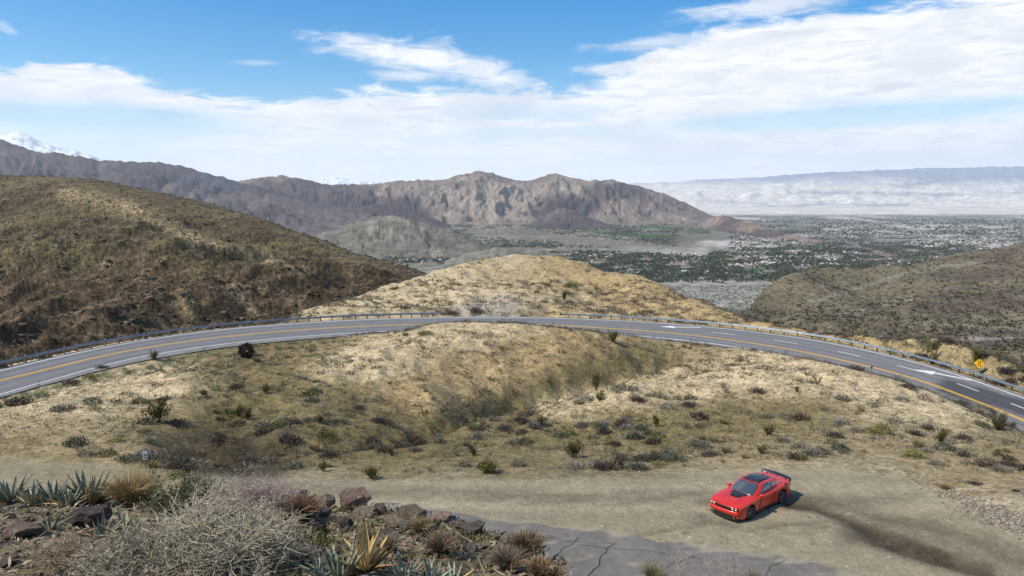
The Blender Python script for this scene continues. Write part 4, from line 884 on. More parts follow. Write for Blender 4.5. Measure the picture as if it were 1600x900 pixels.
    sc = MB(); 
    V = []
    for x, wd, hh in ((1.28, .24, .012), (1.36, .25, .07), (1.52, .24, .075), (1.60, .22, .02)):
        for q in (-1, -.75, 0, .75, 1):
            p = toppt(x, q*wd, 0); V.append(p + Vector((0, 0, hh if abs(q) < 1 else .0)))
    sc.add(V, [tuple(q) for q in grid_faces(4, 5).tolist()]); sc.build('hood_scoop', BLK, root)
    ins = MB(); p = toppt(1.585, 0, .045); ins.box(p, (.05, .30, .045)); ins.build('scoop_intake', MATB, root)
    for s in (-.43, .43):
        patch('hood_crease', lambda u, v: toppt(1.05+1.15*u, s*(1-.12*u)+(v-.5)*.05, .004+.012*math.sin(math.pi*v)), 8, 5, RED, root)
    # nose: recessed black grille band with four round lamps, bumper intake and lip
    def nose(y, z, off=0.): return bend((2.50+off, y, z))
    patch('grille', lambda u, v: nose((u-.5)*1.58, .645+.115*v, .012), 21, 4, MATB, root, .02)
    patch('bumper', lambda u, v: nose((u-.5)*1.64, .39+.215*v, .022+.03*math.sin(math.pi*v)), 21, 7, RED, root, .03)
    patch('hood_lip', lambda u, v: nose((u-.5)*1.62, .765+.04*v, .012+.02*math.sin(math.pi*v)), 21, 4, RED, root, .02)
    patch('lower_intake', lambda u, v: nose((u-.5)*1.36, .255+.10*v, .012), 15, 4, MATB, root, .02)
    patch('front_lip', lambda u, v: nose((u-.5)*1.66, .19+.05*v, .05-.03*v), 21, 3, MATB, root, .03)
    for y in (-.70, -.53, .53, .70):
        p = nose(y, .703, .02); l = MB(); l.tube([p, p+Vector((.028, 0, 0))], [.052, .045], 16); lamp = l.build('headlight', LMP, root, True)
        r = MB(); r.tube([p+Vector((-.005, 0, 0)), p+Vector((.02, 0, 0))], [.066, .064], 16, False); r.build('lamp_ring', MATB, lamp)
    for y in (-.62, .62):
        p = nose(y, .33, .045); l = MB(); l.box(p, (.02, .16, .035), Matrix.Rotation(-.3*np.sign(y), 3, 'Z')); l.build('marker_lamp', AMB, root)
    patch('splitter', lambda u, v: nose((u-.5)*1.6, .385, .0)+Vector((.02*v, 0, .012*v)), 15, 2, MATB, root, .01)
    # tail
    patch('tail_lamp', lambda u, v: bend((-2.535-.004, (u-.5)*1.5, .80+.12*v)), 15, 3, mat('tail_lens', (.12, .005, .005), .2)[0], root, .02)
    patch('spoiler', lambda u, v: bend((-2.34-.20*v, (u-.5)*1.74, I(-2.4, ztT)-.02*abs(u-.5)*2 + .055+.055*v - .10*max(abs(u-.5)*2-.93, 0)/.07)), 25, 4, BLK, root, .022)
    for y in (-.55, 0, .55): sp = MB(); sp.box(bend((-2.40, y, I(-2.4, ztT)+.03)), (.10, .05, .07)); sp.build('spoiler_foot', BLK, root)
    fc = MB(); p = sidept(-1.72, .93, .012, 1); fc.tube([p-Vector((0, .012, .01)), p+Vector((0, .010, .006))], [.075, .068], 16); fc.build('fuel_cap', MATB, root)
    an = MB(); q = roofp(.97, .5); an.add([q+Vector((.06, -.012, .0)), q+Vector((.06, .012, 0)), q+Vector((-.07, .015, 0)), q+Vector((-.07, -.015, 0)), q+Vector((-.055, 0, .075))], [(0, 1, 4), (1, 2, 4), (2, 3, 4), (3, 0, 4)]); an.build('antenna', BLK, root)
    for y0 in (.45, -.05):
        a = wsp(.0, .5-y0/1.5, .03); wp = MB(); wp.tube([a+Vector((.03, 0, .0)), a+Vector((-.02, -.42, .03))], .012, 5); wp.build('wiper', MATB, root)
    bd = MB(); p = sidept(.92, .72, .006, 1); bd.box(p, (.13, .012, .03)); bd.build('fender_badge', BLK, root)
    return root
build_car()

# ------------------------------------------------------------------ signs and markers
M_STEEL = mat_var('grey_sign_post', (.13, .13, .125), (.20, .19, .18), 5, .7); M_SIGNY = mat_var('sign_yellow', (.80, .43, .015), (.72, .38, .012), 4, .5, .4, 0); M_SIGNB = mat('sign_black', (.012, .012, .012), .5)[0]; M_SIGNW = mat_var('sign_white', (.78, .78, .75), (.70, .70, .67), 5, .5, .4, 0)
def build_signs():
    b = pick(1531, 590); Y = b.y; c = Vector(wpt(1530, 568, Y=Y)); h = .64
    root = thing('road_sign', 'yellow diamond warning sign with black merging lane symbol behind the guardrail', 'sign', tuple(b))
    rot = Matrix.Rotation(math.radians(-32), 4, 'Z')      # faces the traffic coming up the hill
    def P(u, v, e): return (rot @ Vector((u, e, v))) + (c-b)
    mb = MB(); r = .08; out = []
    for a in (0, 90, 180, 270):                            # rounded corners
        for k in (-30, 0, 30): q = math.radians(a); cx, cz = (h-r*1.3)*math.cos(q), (h-r*1.3)*math.sin(q); out.append((cx+r*math.cos(q+math.radians(k)), cz+r*math.sin(q+math.radians(k))))
    n = len(out); mb.add([P(u, v, -.0) for u, v in out] + [P(u, v, .02) for u, v in out], [tuple(range(n)), tuple(range(2*n-1, n-1, -1))] + [(i, n+i, n+(i+1) % n, (i+1) % n)[::-1] for i in range(n)])
    face = mb.build('sign_face', M_SIGNY, root)
    s = MB()
    def bar(pts, w):
        for (a0, a1), (b0, b1) in zip(pts[:-1], pts[1:]):
            d = Vector((b0-a0, b1-a1)).normalized()*w/2; s.add([P(a0-d.y, a1+d.x, -.006), P(a0+d.y, a1-d.x, -.006), P(b0+d.y, b1-d.x, -.006), P(b0-d.y, b1+d.x, -.006)], [(0, 1, 2, 3)])
    bar([(-.10, -.36), (-.10, .36)], .07); bar([(.20, -.36), (.20, -.12), (.09, .12), (.09, .26)], .07); s.add([P(.0, .24, -.006), P(.18, .24, -.006), P(.09, .40, -.006)], [(0, 1, 2)])
    for v in (-.30, -.12, .06): bar([(.045, v), (.045, v+.09)], .035)
    s.build('lane_symbol', M_SIGNB, face)
    p = MB(); p.box((c-b)+rot.to_3x3() @ Vector((0, .06, -.55*(c-b).z)), (.09, .09, (c-b).z*1.35), rot.to_3x3()); p.build('post', M_STEEL, root)
    # small white sign on the left
    b = pick(228, 732); Y = b.y; k = Y/F
    root = thing('small_sign', 'small white notice sign on thin dark post beside the gully', 'sign', tuple(b)); hz = 27*k; rot = Matrix.Rotation(math.radians(18), 3, 'Z')
    p = MB(); p.box((0, .02, hz/2-.1), (.05, .04, hz+.2), rot); p.build('post', M_STEEL, root)
    f = MB(); f.box((0, -.012, hz-.20), (.26, .02, .46), rot); f.box((0, -.012, hz+.06), (.20, .02, .06), rot); face = f.build('sign_face', M_SIGNW, root)
    l = MB()
    for v, w in ((-.10, .17), (-.15, .12), (-.20, .17), (-.30, .19), (-.34, .14)): l.box(rot @ Vector((0, -.026, hz+v-.0)), (w, .006, .028), rot)
    l.build('lettering', M_SIGNB, face)
    for px, py, hpx, label, m in ((336, 603, 12, 'thin white marker post among shrubs left of the bowl', M_SIGNW), (1361, 588, 17, 'short dark marker post at the crest of the right sandy ridge', M_SIGNB), (680, 492, 9, 'stubby pale marker at the end of the left guardrail', M_SIGNW)):
        b = pick(px, py); 
        if b is None: continue
        h = hpx*b.y/F; r = thing('marker_post', label, 'marker', tuple(b)); q = MB(); q.box((0, 0, h/2-.1), (.07, .04, h+.2)); q.build('post', m if m is M_SIGNW else M_STEEL, r)
        q = MB(); q.box((0, -.03, h-.10), (.20 if m is M_SIGNB else .10, .02, .20)); q.build('reflector_plate', m, r)
build_signs()

# ------------------------------------------------------------------ plant building blocks (numpy triangle soups with a tint per vertex)
RS = np.random.RandomState(11)
def rdir(n): v = RS.randn(n, 3); return v/np.linalg.norm(v, axis=1)[:, None]
def leaves(P, D, ln, wd, tint):              # pointed two-triangle leaves at P along D
    n = len(P); D = D/np.maximum(np.linalg.norm(D, axis=1)[:, None], 1e-6); U = np.cross(D, rdir(n)); U /= np.maximum(np.linalg.norm(U, axis=1)[:, None], 1e-6)
    ln = np.broadcast_to(np.asarray(ln, float), (n,))[:, None]; wd = np.broadcast_to(np.asarray(wd, float), (n,))[:, None]
    V = np.stack([P, P + D*ln*.5 + U*wd*.5, P + D*ln, P + D*ln*.5 - U*wd*.5], 1).reshape(-1, 3); i = np.arange(n)[:, None]*4
    return V, np.concatenate([i + np.array([[0, 1, 2]]), i + np.array([[0, 2, 3]])]), np.repeat(np.broadcast_to(tint, (n, 3)), 4, 0)
def twigs(A, B, r0, r1, tint):               # three-sided tapering twigs from A to B
    n = len(A); D = B-A; D = D/np.maximum(np.linalg.norm(D, axis=1)[:, None], 1e-6); U = np.cross(D, rdir(n)); U /= np.maximum(np.linalg.norm(U, axis=1)[:, None], 1e-6); Wv = np.cross(D, U)
    r0 = np.broadcast_to(np.asarray(r0, float), (n,))[:, None]; r1 = np.broadcast_to(np.asarray(r1, float), (n,))[:, None]; V = []
    for P, r in ((A, r0), (B, r1)):
        for k in range(3): a = 2*math.pi*k/3; V.append(P + (U*math.cos(a)+Wv*math.sin(a))*r)
    V = np.stack(V, 1).reshape(-1, 3); i = np.arange(n)[:, None]*6; f = []
    for k in range(3): q = (k+1) % 3; f += [i+np.array([[k, q, 3+q]]), i+np.array([[k, 3+q, 3+k]])]
    return V, np.concatenate(f), np.repeat(np.broadcast_to(tint, (n, 3)), 6, 0)
def join(parts):
    V, Fc, C, b = [], [], [], 0
    for v, f, c in parts: V.append(v); Fc.append(f+b); C.append(c); b += len(v)
    return np.concatenate(V), np.concatenate(Fc), np.concatenate(C)
def vt(c, n, s=.25): return np.clip(np.array(c)*(1 + s*RS.randn(n, 1)), .004, 1)
def branch_tree(n_stem, L, spread, depth, kids, r, up=.25, curl=.35, shrink=.62, cone=None):
    """recursive twig skeleton: lists of segment starts, ends and radii"""
    th = RS.rand(n_stem)*2*np.pi; el = np.arccos(1 - RS.rand(n_stem)*(1-math.cos(spread)))
    D = np.stack([np.sin(el)*np.cos(th), np.sin(el)*np.sin(th), np.cos(el)], 1); P = np.stack([.05*L*np.cos(th), .05*L*np.sin(th), 0*th], 1); R = np.full(n_stem, r); Ls = L*(.7+.5*RS.rand(n_stem)); out = []
    for lev in range(depth):
        segs = 3
        for s in range(segs):
            D2 = D + curl*RS.randn(len(D), 3)*.5 + np.array([0, 0, up*.3]); D2 /= np.linalg.norm(D2, axis=1)[:, None]; Q = P + D2*(Ls/segs)[:, None]
            out.append((P, Q, R*(1-.2*s), R*(1-.2*(s+1)), lev)); P, D = Q, D2
            if lev < depth-1 and s < segs-1: pass
        if lev < depth-1:
            k = kids; idx = np.repeat(np.arange(len(P)), k); o = out[-3:]; t = RS.rand(len(idx))
            st = np.stack([q[1][idx] for q in o], 1); pick_ = RS.randint(0, 3, len(idx)); P = st[np.arange(len(idx)), pick_]
            D = D[idx] + .75*RS.randn(len(idx), 3)*.8 + np.array([0, 0, up]); D /= np.linalg.norm(D, axis=1)[:, None]; R = R[idx]*.6; Ls = Ls[idx]*shrink*(.6+.7*RS.rand(len(idx)))
    return out
def twig_parts(out, c, smin=0.0): return [twigs(a, b, np.maximum(r0, smin), np.maximum(r1, smin), vt(c, len(a), .22)) for a, b, r0, r1, _ in out]

def plant_mat(name, rough=.8, trans=.0):
    m, t, b = mat(name, (.1, .1, .05), rough, 0, .15)
    c = t.node('ShaderNodeVertexColor', layer_name='tint').outputs[0]; oi = t.node('ShaderNodeObjectInfo').outputs['Random']
    c = t.node('ShaderNodeHueSaturation', {'Hue': t.m('ADD', .488, t.m('MULTIPLY', oi, .024)), 'Saturation': t.m('ADD', .85, t.m('MULTIPLY', t.m('FRACT', t.m('MULTIPLY', oi, 7.3)), .3)), 'Value': t.m('ADD', .72, t.m('MULTIPLY', t.m('FRACT', t.m('MULTIPLY', oi, 13.7)), .56)), 'Color': c}).outputs[0]
    n = t.noise(t.node('ShaderNodeTexCoord').outputs['Object'], 14, 3); c = t.mix(1.0, c, t.ramp(n, [(.3, (.8, .8, .8)), (.7, (1.2, 1.2, 1.2))]), 'MULTIPLY')
    t.put(b.inputs['Base Color'], c); return m
M_PLANT = plant_mat('desert_plant')
def plant_mesh(name, parts):
    V, Fc, C = join(parts) if isinstance(parts, list) else parts
    me = np_mesh(name, V, Fc); set_color(me, 'tint', C); me.materials.append(M_PLANT); return me

# variants of unit radius; (kind, parts) -- scaled where they stand
def dome_leaves(n, h, c, ln, wd, inner=.55, upb=.6, seedless=None):
    d = rdir(n); d[:, 2] = np.abs(d[:, 2]); lump = 1 + .28*np.sin(3*np.arctan2(d[:, 1], d[:, 0]) + RS.rand()*6) * (1-d[:, 2]) + .15*RS.randn(n)
    r = (inner + (1-inner)*RS.rand(n)**.6)*lump; P = d*r[:, None]*np.array([1, 1, h]); D = d*np.array([1, 1, h]) + np.array([0, 0, upb*.6]) + .5*RS.randn(n, 3)
    return leaves(P, D, ln*(.7+.6*RS.rand(n)), wd*(.7+.6*RS.rand(n)), vt(c, n, .28))
def v_creosote():
    out = branch_tree(16, .62, .75, 3, 3, .018, .35, .25); ps = twig_parts(out, (.055, .042, .030), .006)
    tips = np.concatenate([q[1] for q in out if q[4] == 2]); k = RS.randint(0, len(tips), 950); P = tips[k] + .06*RS.randn(len(k), 3)
    ps.append(leaves(P, RS.randn(len(k), 3)*.7 + np.array([0, 0, .8]), .105, .06, vt((.098, .086, .026), len(k), .3))); return ps
def v_brown():
    out = branch_tree(18, .50, 1.25, 3, 3, .016, .15, .4); ps = twig_parts(out, (.115, .088, .070), .006)
    ps.append(dome_leaves(430, .55, (.120, .092, .068), .20, .10, .3)); return ps
def v_purple():
    out = branch_tree(14, .48, 1.2, 3, 3, .016, .1, .4); ps = twig_parts(out, (.10, .08, .072), .006); ps.append(dome_leaves(430, .5, (.080, .060, .052), .19, .10, .3)); return ps
def v_grey(): 
    out = branch_tree(10, .5, 1.3, 2, 3, .014, .1, .3); ps = twig_parts(out, (.14, .115, .085), .005); ps.append(dome_leaves(480, .60, (.190, .172, .138), .17, .09, .5)); return ps
def v_green(): 
    out = branch_tree(10, .5, 1.3, 2, 3, .014, .1, .3); ps = twig_parts(out, (.10, .085, .05), .005); ps.append(dome_leaves(480, .6, (.145, .138, .045), .17, .10, .5)); return ps
def v_sage():
    ps = [dome_leaves(480, .62, (.115, .122, .080), .17, .10, .5)]; ps += twig_parts(branch_tree(8, .5, 1.2, 2, 3, .014, .1, .3), (.10, .085, .06), .005); return ps
def grass_parts(n, R, H, c, lean=.5, w=.012):
    th = RS.rand(n)*2*np.pi; r0 = .35*R*np.sqrt(RS.rand(n)); A = np.stack([r0*np.cos(th), r0*np.sin(th), 0*th], 1); l = lean*RS.rand(n)**.7; th2 = th + .5*RS.randn(n)
    h = H*(.55+.55*RS.rand(n)); M = A + np.stack([l*.35*h*np.cos(th2), l*.35*h*np.sin(th2), h*.55], 1); B = A + np.stack([l*h*1.05*np.cos(th2), l*h*1.05*np.sin(th2), h*(1-.35*l)], 1); c_ = vt(c, n, .2)
    return [twigs(A, M, w, w*.8, c_*.75), twigs(M, B, w*.8, w*.25, c_)]
def v_grass(): return grass_parts(150, .9, .85, (.30, .235, .125), .8, .016)
def v_dead():
    return twig_parts(branch_tree(16, .6, 1.0, 3, 4, .016, .2, .4), (.23, .19, .15), .007)
def v_tumble():
    d = rdir(900); P = d*(.55+.45*RS.rand(900, 1)**.5)+np.array([0, 0, .85]); return [leaves(P, RS.randn(900, 3), .32, .16, vt((.030, .018, .016), 900, .3))]
KINDS = {'creosote_bush': (v_creosote, 3, 'olive green twiggy creosote bush'), 'brown_shrub': (v_brown, 3, 'dry brown desert shrub'), 'dark_shrub': (v_purple, 3, 'low dark purplish desert shrub'),
         'grey_shrub': (v_grey, 2, 'rounded pale grey desert shrub'), 'green_shrub': (v_green, 2, 'rounded yellow green desert shrub'), 'sage_shrub': (v_sage, 2, 'grey green mounded desert shrub'),
         'grass_tuft': (v_grass, 2, 'tan tuft of dry bunch grass'), 'dead_shrub': (v_dead, 2, 'bare pale twiggy dead shrub'), 'tumbleweed': (v_tumble, 1, 'dark ball shaped tumbleweed')}
VAR = {k: [join(f()) for _ in range(n)] for k, (f, n, _) in KINDS.items()}
VARM = {k: [plant_mesh(k, v) for v in vs] for k, vs in VAR.items()}
def light_version(kind):                      # cheaper copy of the same plant for the ones too small to pick apart
    V, Fc, C = VAR[kind][0]; n = len(Fc); k = RS.choice(n, min(n, 80), replace=False); used, inv = np.unique(Fc[k], return_inverse=True)
    v = V[used].copy(); v *= np.array([1, 1, 1]); f = inv.reshape(-1, 3); ce = v[f].mean(1, keepdims=True); w = (v[f]-ce)*2.4 + ce      # fewer but larger leaves
    return w.reshape(-1, 3), np.arange(len(f)*3).reshape(-1, 3), C[used][f].reshape(-1, 3)
LITE = {k: [light_version(k) for _ in range(2)] for k in KINDS}

def ground_normal_ok(x, y): return True
def road_clear(x, y):
    t = (x/y-gt[0])/(gt[1]-gt[0]); r = np.log(y/gy[0])/np.log(gy[1]/gy[0]); i, j = int(np.clip(r, 0, NR-1)), int(np.clip(t, 0, NC-1)); return RDIST[i, j], ROFF[i, j], bool(VIS[max(i-1, 0):i+2, max(j-1, 0):j+2].any()), GPX[i, j], GPY[i, j]
def pad_py(px): return float(np.interp(px, [-400, 0, 150, 300, 450, 600, 800, 1000, 1150, 1300, 1420, 1500, 1600, 1900], [715, 712, 722, 740, 742, 741, 740, 736, 726, 722, 742, 775, 800, 850]))
def put_plant(kind, p, rad, label=None, group=None, hs=1.0, name=None, vi=None):
    me = VARM[kind][RS.randint(len(VARM[kind])) if vi is None else vi]
    o = bpy.data.objects.new(name or kind, me); COL.objects.link(o); o.location = (p[0], p[1], p[2]-.04*rad); o.rotation_euler = (0, 0, RS.rand()*6.28); o.scale = (rad, rad, rad*hs)
    return tag(o, label, 'grass' if 'grass' in kind else 'bush', group)

# the plants one can point at in the photograph
NAMED = [ # px, py (foot), kind, width in px, height factor, label
    (247, 660, 'creosote_bush', 58, 1.15, 'big dark olive bush above the gully, largest on the left slope'),
    (277, 664, 'brown_shrub', 34, .9, 'brown bush touching the right side of the biggest left bush'),
    (385, 557, 'tumbleweed', 22, 1.0, 'nearly black ball-shaped bush against the near edge of the left road'),
    (401, 565, 'grass_tuft', 26, .9, 'tan bush right beside the black ball-shaped bush'),
    (931, 610, 'creosote_bush', 24, 1.9, 'tall upright green bush standing in the hollow between the two ridges'),
    (897, 715, 'creosote_bush', 44, 1.0, 'large olive bush on the flat above the parked car, left of it'),
    (582, 748, 'creosote_bush', 42, .85, 'yellow olive bush on the bank behind the foreground boulders'),
    (762, 738, 'creosote_bush', 60, .55, 'wide low olive bush on the bank at the back of the pull-out'),
    (200, 719, 'sage_shrub', 36, .75, 'dark green mound touching the small white sign'), (165, 711, 'green_shrub', 36, .65, 'yellow green mound left of the small white sign'),
    (278, 722, 'sage_shrub', 34, .7, 'grey green mound on the near rim of the gully'), (275, 745, 'green_shrub', 34, .7, 'yellow green mound just below the gully rim'), (180, 690, 'green_shrub', 26, .6, 'small yellow mound up the slope from the white sign'),
    (28, 632, 'brown_shrub', 42, .9, 'tan feathery bush at the near road edge, far left'), (110, 600, 'brown_shrub', 28, .8, 'tan bush at the near road edge, second from the left'), (139, 592, 'green_shrub', 26, .7, 'green bush at the near road edge beside a tan one'), (158, 576, 'brown_shrub', 22, .8, 'tan bush at the near road edge, third from the left'),
    (240, 562, 'creosote_bush', 26, .9, 'dark bush overhanging the white edge line on the left'), (633, 524, 'grass_tuft', 20, .9, 'pale bush where the left road meets the sandy crest'), (664, 522, 'green_shrub', 26, .6, 'yellow green bush on the left shoulder of the sandy crest'),
    (1560, 672, 'creosote_bush', 46, .9, 'big brown green bush at the near road edge, far right'), (1540, 728, 'brown_shrub', 44, .9, 'large brown bush on the bank below the right road edge'), (1568, 718, 'brown_shrub', 40, .7, 'low brown bush beside the large one on the right bank'), (1524, 757, 'dark_shrub', 22, .8, 'dark shrub on the bare bank at the right'), (1588, 768, 'dark_shrub', 14, .8, 'small dark shrub near the right photo edge'),
    (1535, 640, 'sage_shrub', 24, .8, 'grey green bush overlapping the road edge on the right'), (1511, 633, 'sage_shrub', 18, .8, 'small grey green bush at the road edge on the right'), (1418, 606, 'dark_shrub', 26, .8, 'dark bush on the crest of the right ridge'), (1336, 578, 'dark_shrub', 30, .8, 'dark bush at the top of the right ridge below the yellow line'),
    (881, 469, 'creosote_bush', 18, 1.5, 'green upright bush on the knoll beyond the road'), (893, 449, 'green_shrub', 24, .9, 'bright yellow green bush on the knoll beyond the road'), (839, 458, 'green_shrub', 9, 1.4, 'small yellow green bush left of the upright green one'), (742, 488, 'brown_shrub', 26, .9, 'dry brown bush at the foot of the rock cut'), (704, 491, 'brown_shrub', 26, .9, 'dry brown bush by the end of the left guardrail'), (820, 494, 'sage_shrub', 13, .7, 'dark green bush at the base of the rock cut'),
    (1031, 727, 'green_shrub', 26, .7, 'bright green bush on the bank left of and above the parked car'), (1110, 712, 'dark_shrub', 32, .9, 'dark purplish bush up the slope from the car'), (1165, 716, 'grass_tuft', 30, .8, 'tan bunch grass up the slope from the car'), (957, 534, 'creosote_bush', 32, .9, 'dark bush under the right road near the lane arrow'), (1069, 542, 'grass_tuft', 14, 1.0, 'tan bush on the verge of the right road'), (1477, 764, 'grass_tuft', 34, .8, 'straw coloured grass clump at the right end of the bank'), (1560, 600, 'brown_shrub', 30, .6, 'tan bush behind the guardrail below the yellow sign'),
    (1395, 550, 'green_shrub', 18, .8, 'green bush behind the right guardrail'), (612, 712, 'creosote_bush', 24, .8, 'small olive bush in the middle of the flat'), (740, 712, 'creosote_bush', 24, 1.0, 'olive bush near the middle of the flat'), (650, 705, 'brown_shrub', 24, .8, 'brown bush near the middle of the flat')]
for px, py, kind, w, hs, label in NAMED:
    p = pick(px, py, 30)
    if p is not None: put_plant(kind, p, w/2*p.y/F*1.05, label, None, hs)
def ocotillo(px, py, hpx, n, label):
    p = pick(px, py, 30)
    if p is None: return
    H = hpx*p.y/F; root = thing('ocotillo', label, 'desert plant', tuple(p))
    for i in range(n):
        a = RS.rand()*6.28; s = .10+.42*RS.rand(); P = [np.zeros(3)]; D = np.array([s*math.cos(a), s*math.sin(a), 1.])
        for k in range(6): D = D + .13*RS.randn(3); P.append(P[-1] + D/np.linalg.norm(D)*H*(.7+.4*RS.rand())/6)
        P = np.array(P); ps = [twigs(P[:-1], P[1:], np.linspace(.05, .03, 6), np.linspace(.045, .02, 6), vt((.10, .105, .045), 6, .2))]
        q = P[:-1][RS.randint(1, 6, 46)] + (P[1]-P[0])*RS.rand(46, 1); ps.append(leaves(q, rdir(46)+np.array([0, 0, .5]), .10, .06, vt((.17, .165, .035), 46, .25)))
        new_obj('stem', plant_mesh('stem', ps), (), root)
for a in ((1460, 562, 34, 9, 'tall ocotillo with dark stems behind the guardrail, left of the yellow sign'), (1449, 552, 30, 7, 'pale yellowish ocotillo just left of the dark stemmed one'), (1523, 572, 34, 10, 'yellow green ocotillo right behind the yellow diamond sign'), (1560, 566, 20, 6, 'thin ocotillo to the right of the yellow sign'), (1578, 582, 15, 5, 'small ocotillo near the right photo edge'), (1277, 601, 16, 5, 'spindly ocotillo leaning right on the sandy ridge'), (1245, 613, 11, 5, 'small ocotillo on the lower sandy ridge')): ocotillo(*a)

def scatter():
    pts = []
    def zone(n, y0, y1, fn):
        t = RS.uniform(-.95, .95, n); y = np.sqrt(RS.uniform(y0*y0, y1*y1, n))
        for tt, yy in zip(t, y):
            x = tt*yy; rd, ro, vis, px, py = road_clear(x, yy)
            if not vis or rd < .25 or px < -60 or px > 1660: continue
            r = fn(x, yy, rd, ro, px, py)
            if r: pts.append((x, yy) + r)
    def mid(x, y, rd, ro, px, py):
        if ro > 0 and rd < 40:                                         # outside the bend
            k = ['dark_shrub', 'brown_shrub', 'grey_shrub', 'green_shrub', 'sage_shrub', 'creosote_bush'][RS.choice(6, p=[.36, .26, .12, .06, .12, .08])]
            bare = math.exp(-(((px-745)/75)**2 + ((py-462)/13)**2))
            if RS.rand() < .7*bare: return None
            return (k, (.40+.75*RS.rand()**2.0))
        if py > pad_py(px): return None
        dens = .50 + .35*(rd < 5 and px < 720) + 1.9*float(fbm(np.array([x/7.]), np.array([y/7.]), 3, 301)[0]) 
        for bx, by, rx, ry, s in ((190, 605, 130, 22, .8), (100, 680, 120, 42, .85), (730, 512, 70, 14, .6), (600, 555, 60, 14, .5), (1290, 572, 60, 10, .7), (1130, 600, 140, 12, .55), (1450, 640, 90, 12, .6), (560, 560, 70, 12, .4)): dens -= s*math.exp(-(((px-bx)/rx)**2 + ((py-by)/ry)**2))
        for bx, by, rx, ry, s in ((480, 640, 130, 40, .4), (330, 575, 160, 22, .5), (800, 630, 90, 30, .4), (980, 660, 200, 40, .5), (1030, 560, 100, 20, .35), (420, 705, 80, 22, .4), (1400, 700, 120, 30, .25), (760, 560, 90, 40, .25)): dens += s*math.exp(-(((px-bx)/rx)**2 + ((py-by)/ry)**2))
        wdist = polydist(np.array([x]), np.array([y]), WASH)[0]; dens += .8*math.exp(-(wdist/2.6)**2)
        if RS.rand() > dens:
            if RS.rand() < .30: return (str(RS.choice(['grey_shrub', 'brown_shrub', 'grass_tuft', 'dark_shrub'])), .11+.13*RS.rand())
            return None
        green = .10 + .25*(rd < 6 and px < 700)
        k = ['dark_shrub', 'brown_shrub', 'grey_shrub', 'creosote_bush', 'green_shrub', 'sage_shrub', 'grass_tuft', 'dead_shrub'][RS.choice(8, p=np.array([.26, .22, .16, .10, green, .12, .06, .05])/(.97+green-.10+.10-.0))] if False else \
            RS.choice(['dark_shrub', 'brown_shrub', 'grey_shrub', 'creosote_bush', 'green_shrub', 'sage_shrub', 'grass_tuft', 'dead_shrub'], p=(lambda w: w/w.sum())(np.array([.17, .19, .22, .09, green, .13, .10, .07])))
        return (str(k), .15 + .62*RS.rand()**2.7)
    zone(20000, 42, 122, mid); zone(30000, 122, 262, mid)
    P = [(p[0], p[1], ground_z(p[0], p[1]), p[2], p[3], F*p[3]/p[1]) for p in pts]; P.sort(key=lambda q: -q[5]); return P
PL = scatter(); print('plants', len(PL))
LANDMARK = [(230, 690, 'by the small white sign and gully'), (120, 610, 'on the bare sand by the left road'), (300, 580, 'on the verge below the left road'), (480, 540, 'under the left half of the road'), (420, 620, 'on the left slope above the gully'), (600, 570, 'on the left flank of the sandy crest'), (740, 520, 'on top of the sandy crest'), (700, 610, 'on the ochre face of the crest'), (860, 560, 'on the right flank of the sandy crest'),
    (560, 690, 'on the flat behind the boulders'), (780, 690, 'in the middle of the flat'), (820, 630, 'in the hollow at the foot of the crest'), (980, 670, 'on the slope above the car'), (1000, 590, 'in the green draw between the ridges'), (1080, 545, 'on the bank under the right road'), (1150, 650, 'on the slope right above the car'), (1280, 580, 'along the top of the right ridge'), (1300, 640, 'on the near face of the right ridge'), (1450, 640, 'at the right end of the ridge'), (1500, 720, 'on the bare right bank'), (1350, 710, 'on the bank up right of the car'),
    (560, 475, 'on the left end of the knoll'), (700, 440, 'on the pale left face of the knoll'), (820, 415, 'on top of the knoll'), (900, 455, 'on the right face of the knoll'), (1060, 480, 'on the right end of the knoll'), (1350, 535, 'behind the right guardrail'), (1540, 580, 'near the yellow sign')]
def landmark(px, py, x, y):
    beyond = road_clear(x, y)[1] > 0 or y > 150
    return min((q for q in LANDMARK if (('knoll' in q[2]) or ('guardrail' in q[2]) or ('yellow sign' in q[2])) == beyond), key=lambda q: math.hypot(q[0]-px, 2*(q[1]-py)))[2]
for i, (x, y, z, kind, r, s) in enumerate(PL[:250]):
    px, py = (float(q) for q in proj(np.array([x, y, z]))); lm = landmark(px, py, x, y); short = {'creosote_bush': 'olive creosote bush', 'sage_shrub': 'grey green mounded shrub', 'green_shrub': 'yellow green shrub', 'dark_shrub': 'low dark purplish shrub', 'brown_shrub': 'dry brown shrub', 'grey_shrub': 'rounded pale grey shrub', 'grass_tuft': 'tan dry bunch grass', 'dead_shrub': 'bare pale twiggy shrub'}[kind]
    size = 'large ' if s > 13 else ('' if s > 8.5 else 'small ')
    put_plant(kind, (x, y, z), r, size + short + ' ' + lm, size + short + 's ' + lm, .8+.5*RS.rand())
def stuff_plants(name, label, L, lite, jitter=True):
    V, Fc, C, b = [], [], [], 0
    for x, y, z, kind, r, s in L:
        vs = lite[kind]; v, f, c = vs[RS.randint(len(vs))]; a = RS.rand()*6.28; ca, sa = math.cos(a), math.sin(a); hs = .75+.5*RS.rand()
        V.append(np.stack([(v[:, 0]*ca-v[:, 1]*sa)*r+x, (v[:, 0]*sa+v[:, 1]*ca)*r+y, v[:, 2]*r*hs+z-.03*r], 1)); Fc.append(f+b); C.append(np.clip(c*((.75+.5*RS.rand()) if name != 'sprigs' else (.4+.5*RS.rand()))*(1+.06*RS.randn(3)), .004, 1)); b += len(v)
    me = np_mesh(name, np.concatenate(V), np.concatenate(Fc)); set_color(me, 'tint', np.concatenate(C)); me.materials.append(M_PLANT)
    return tag(new_obj(name, me), label, None, None, 'stuff')
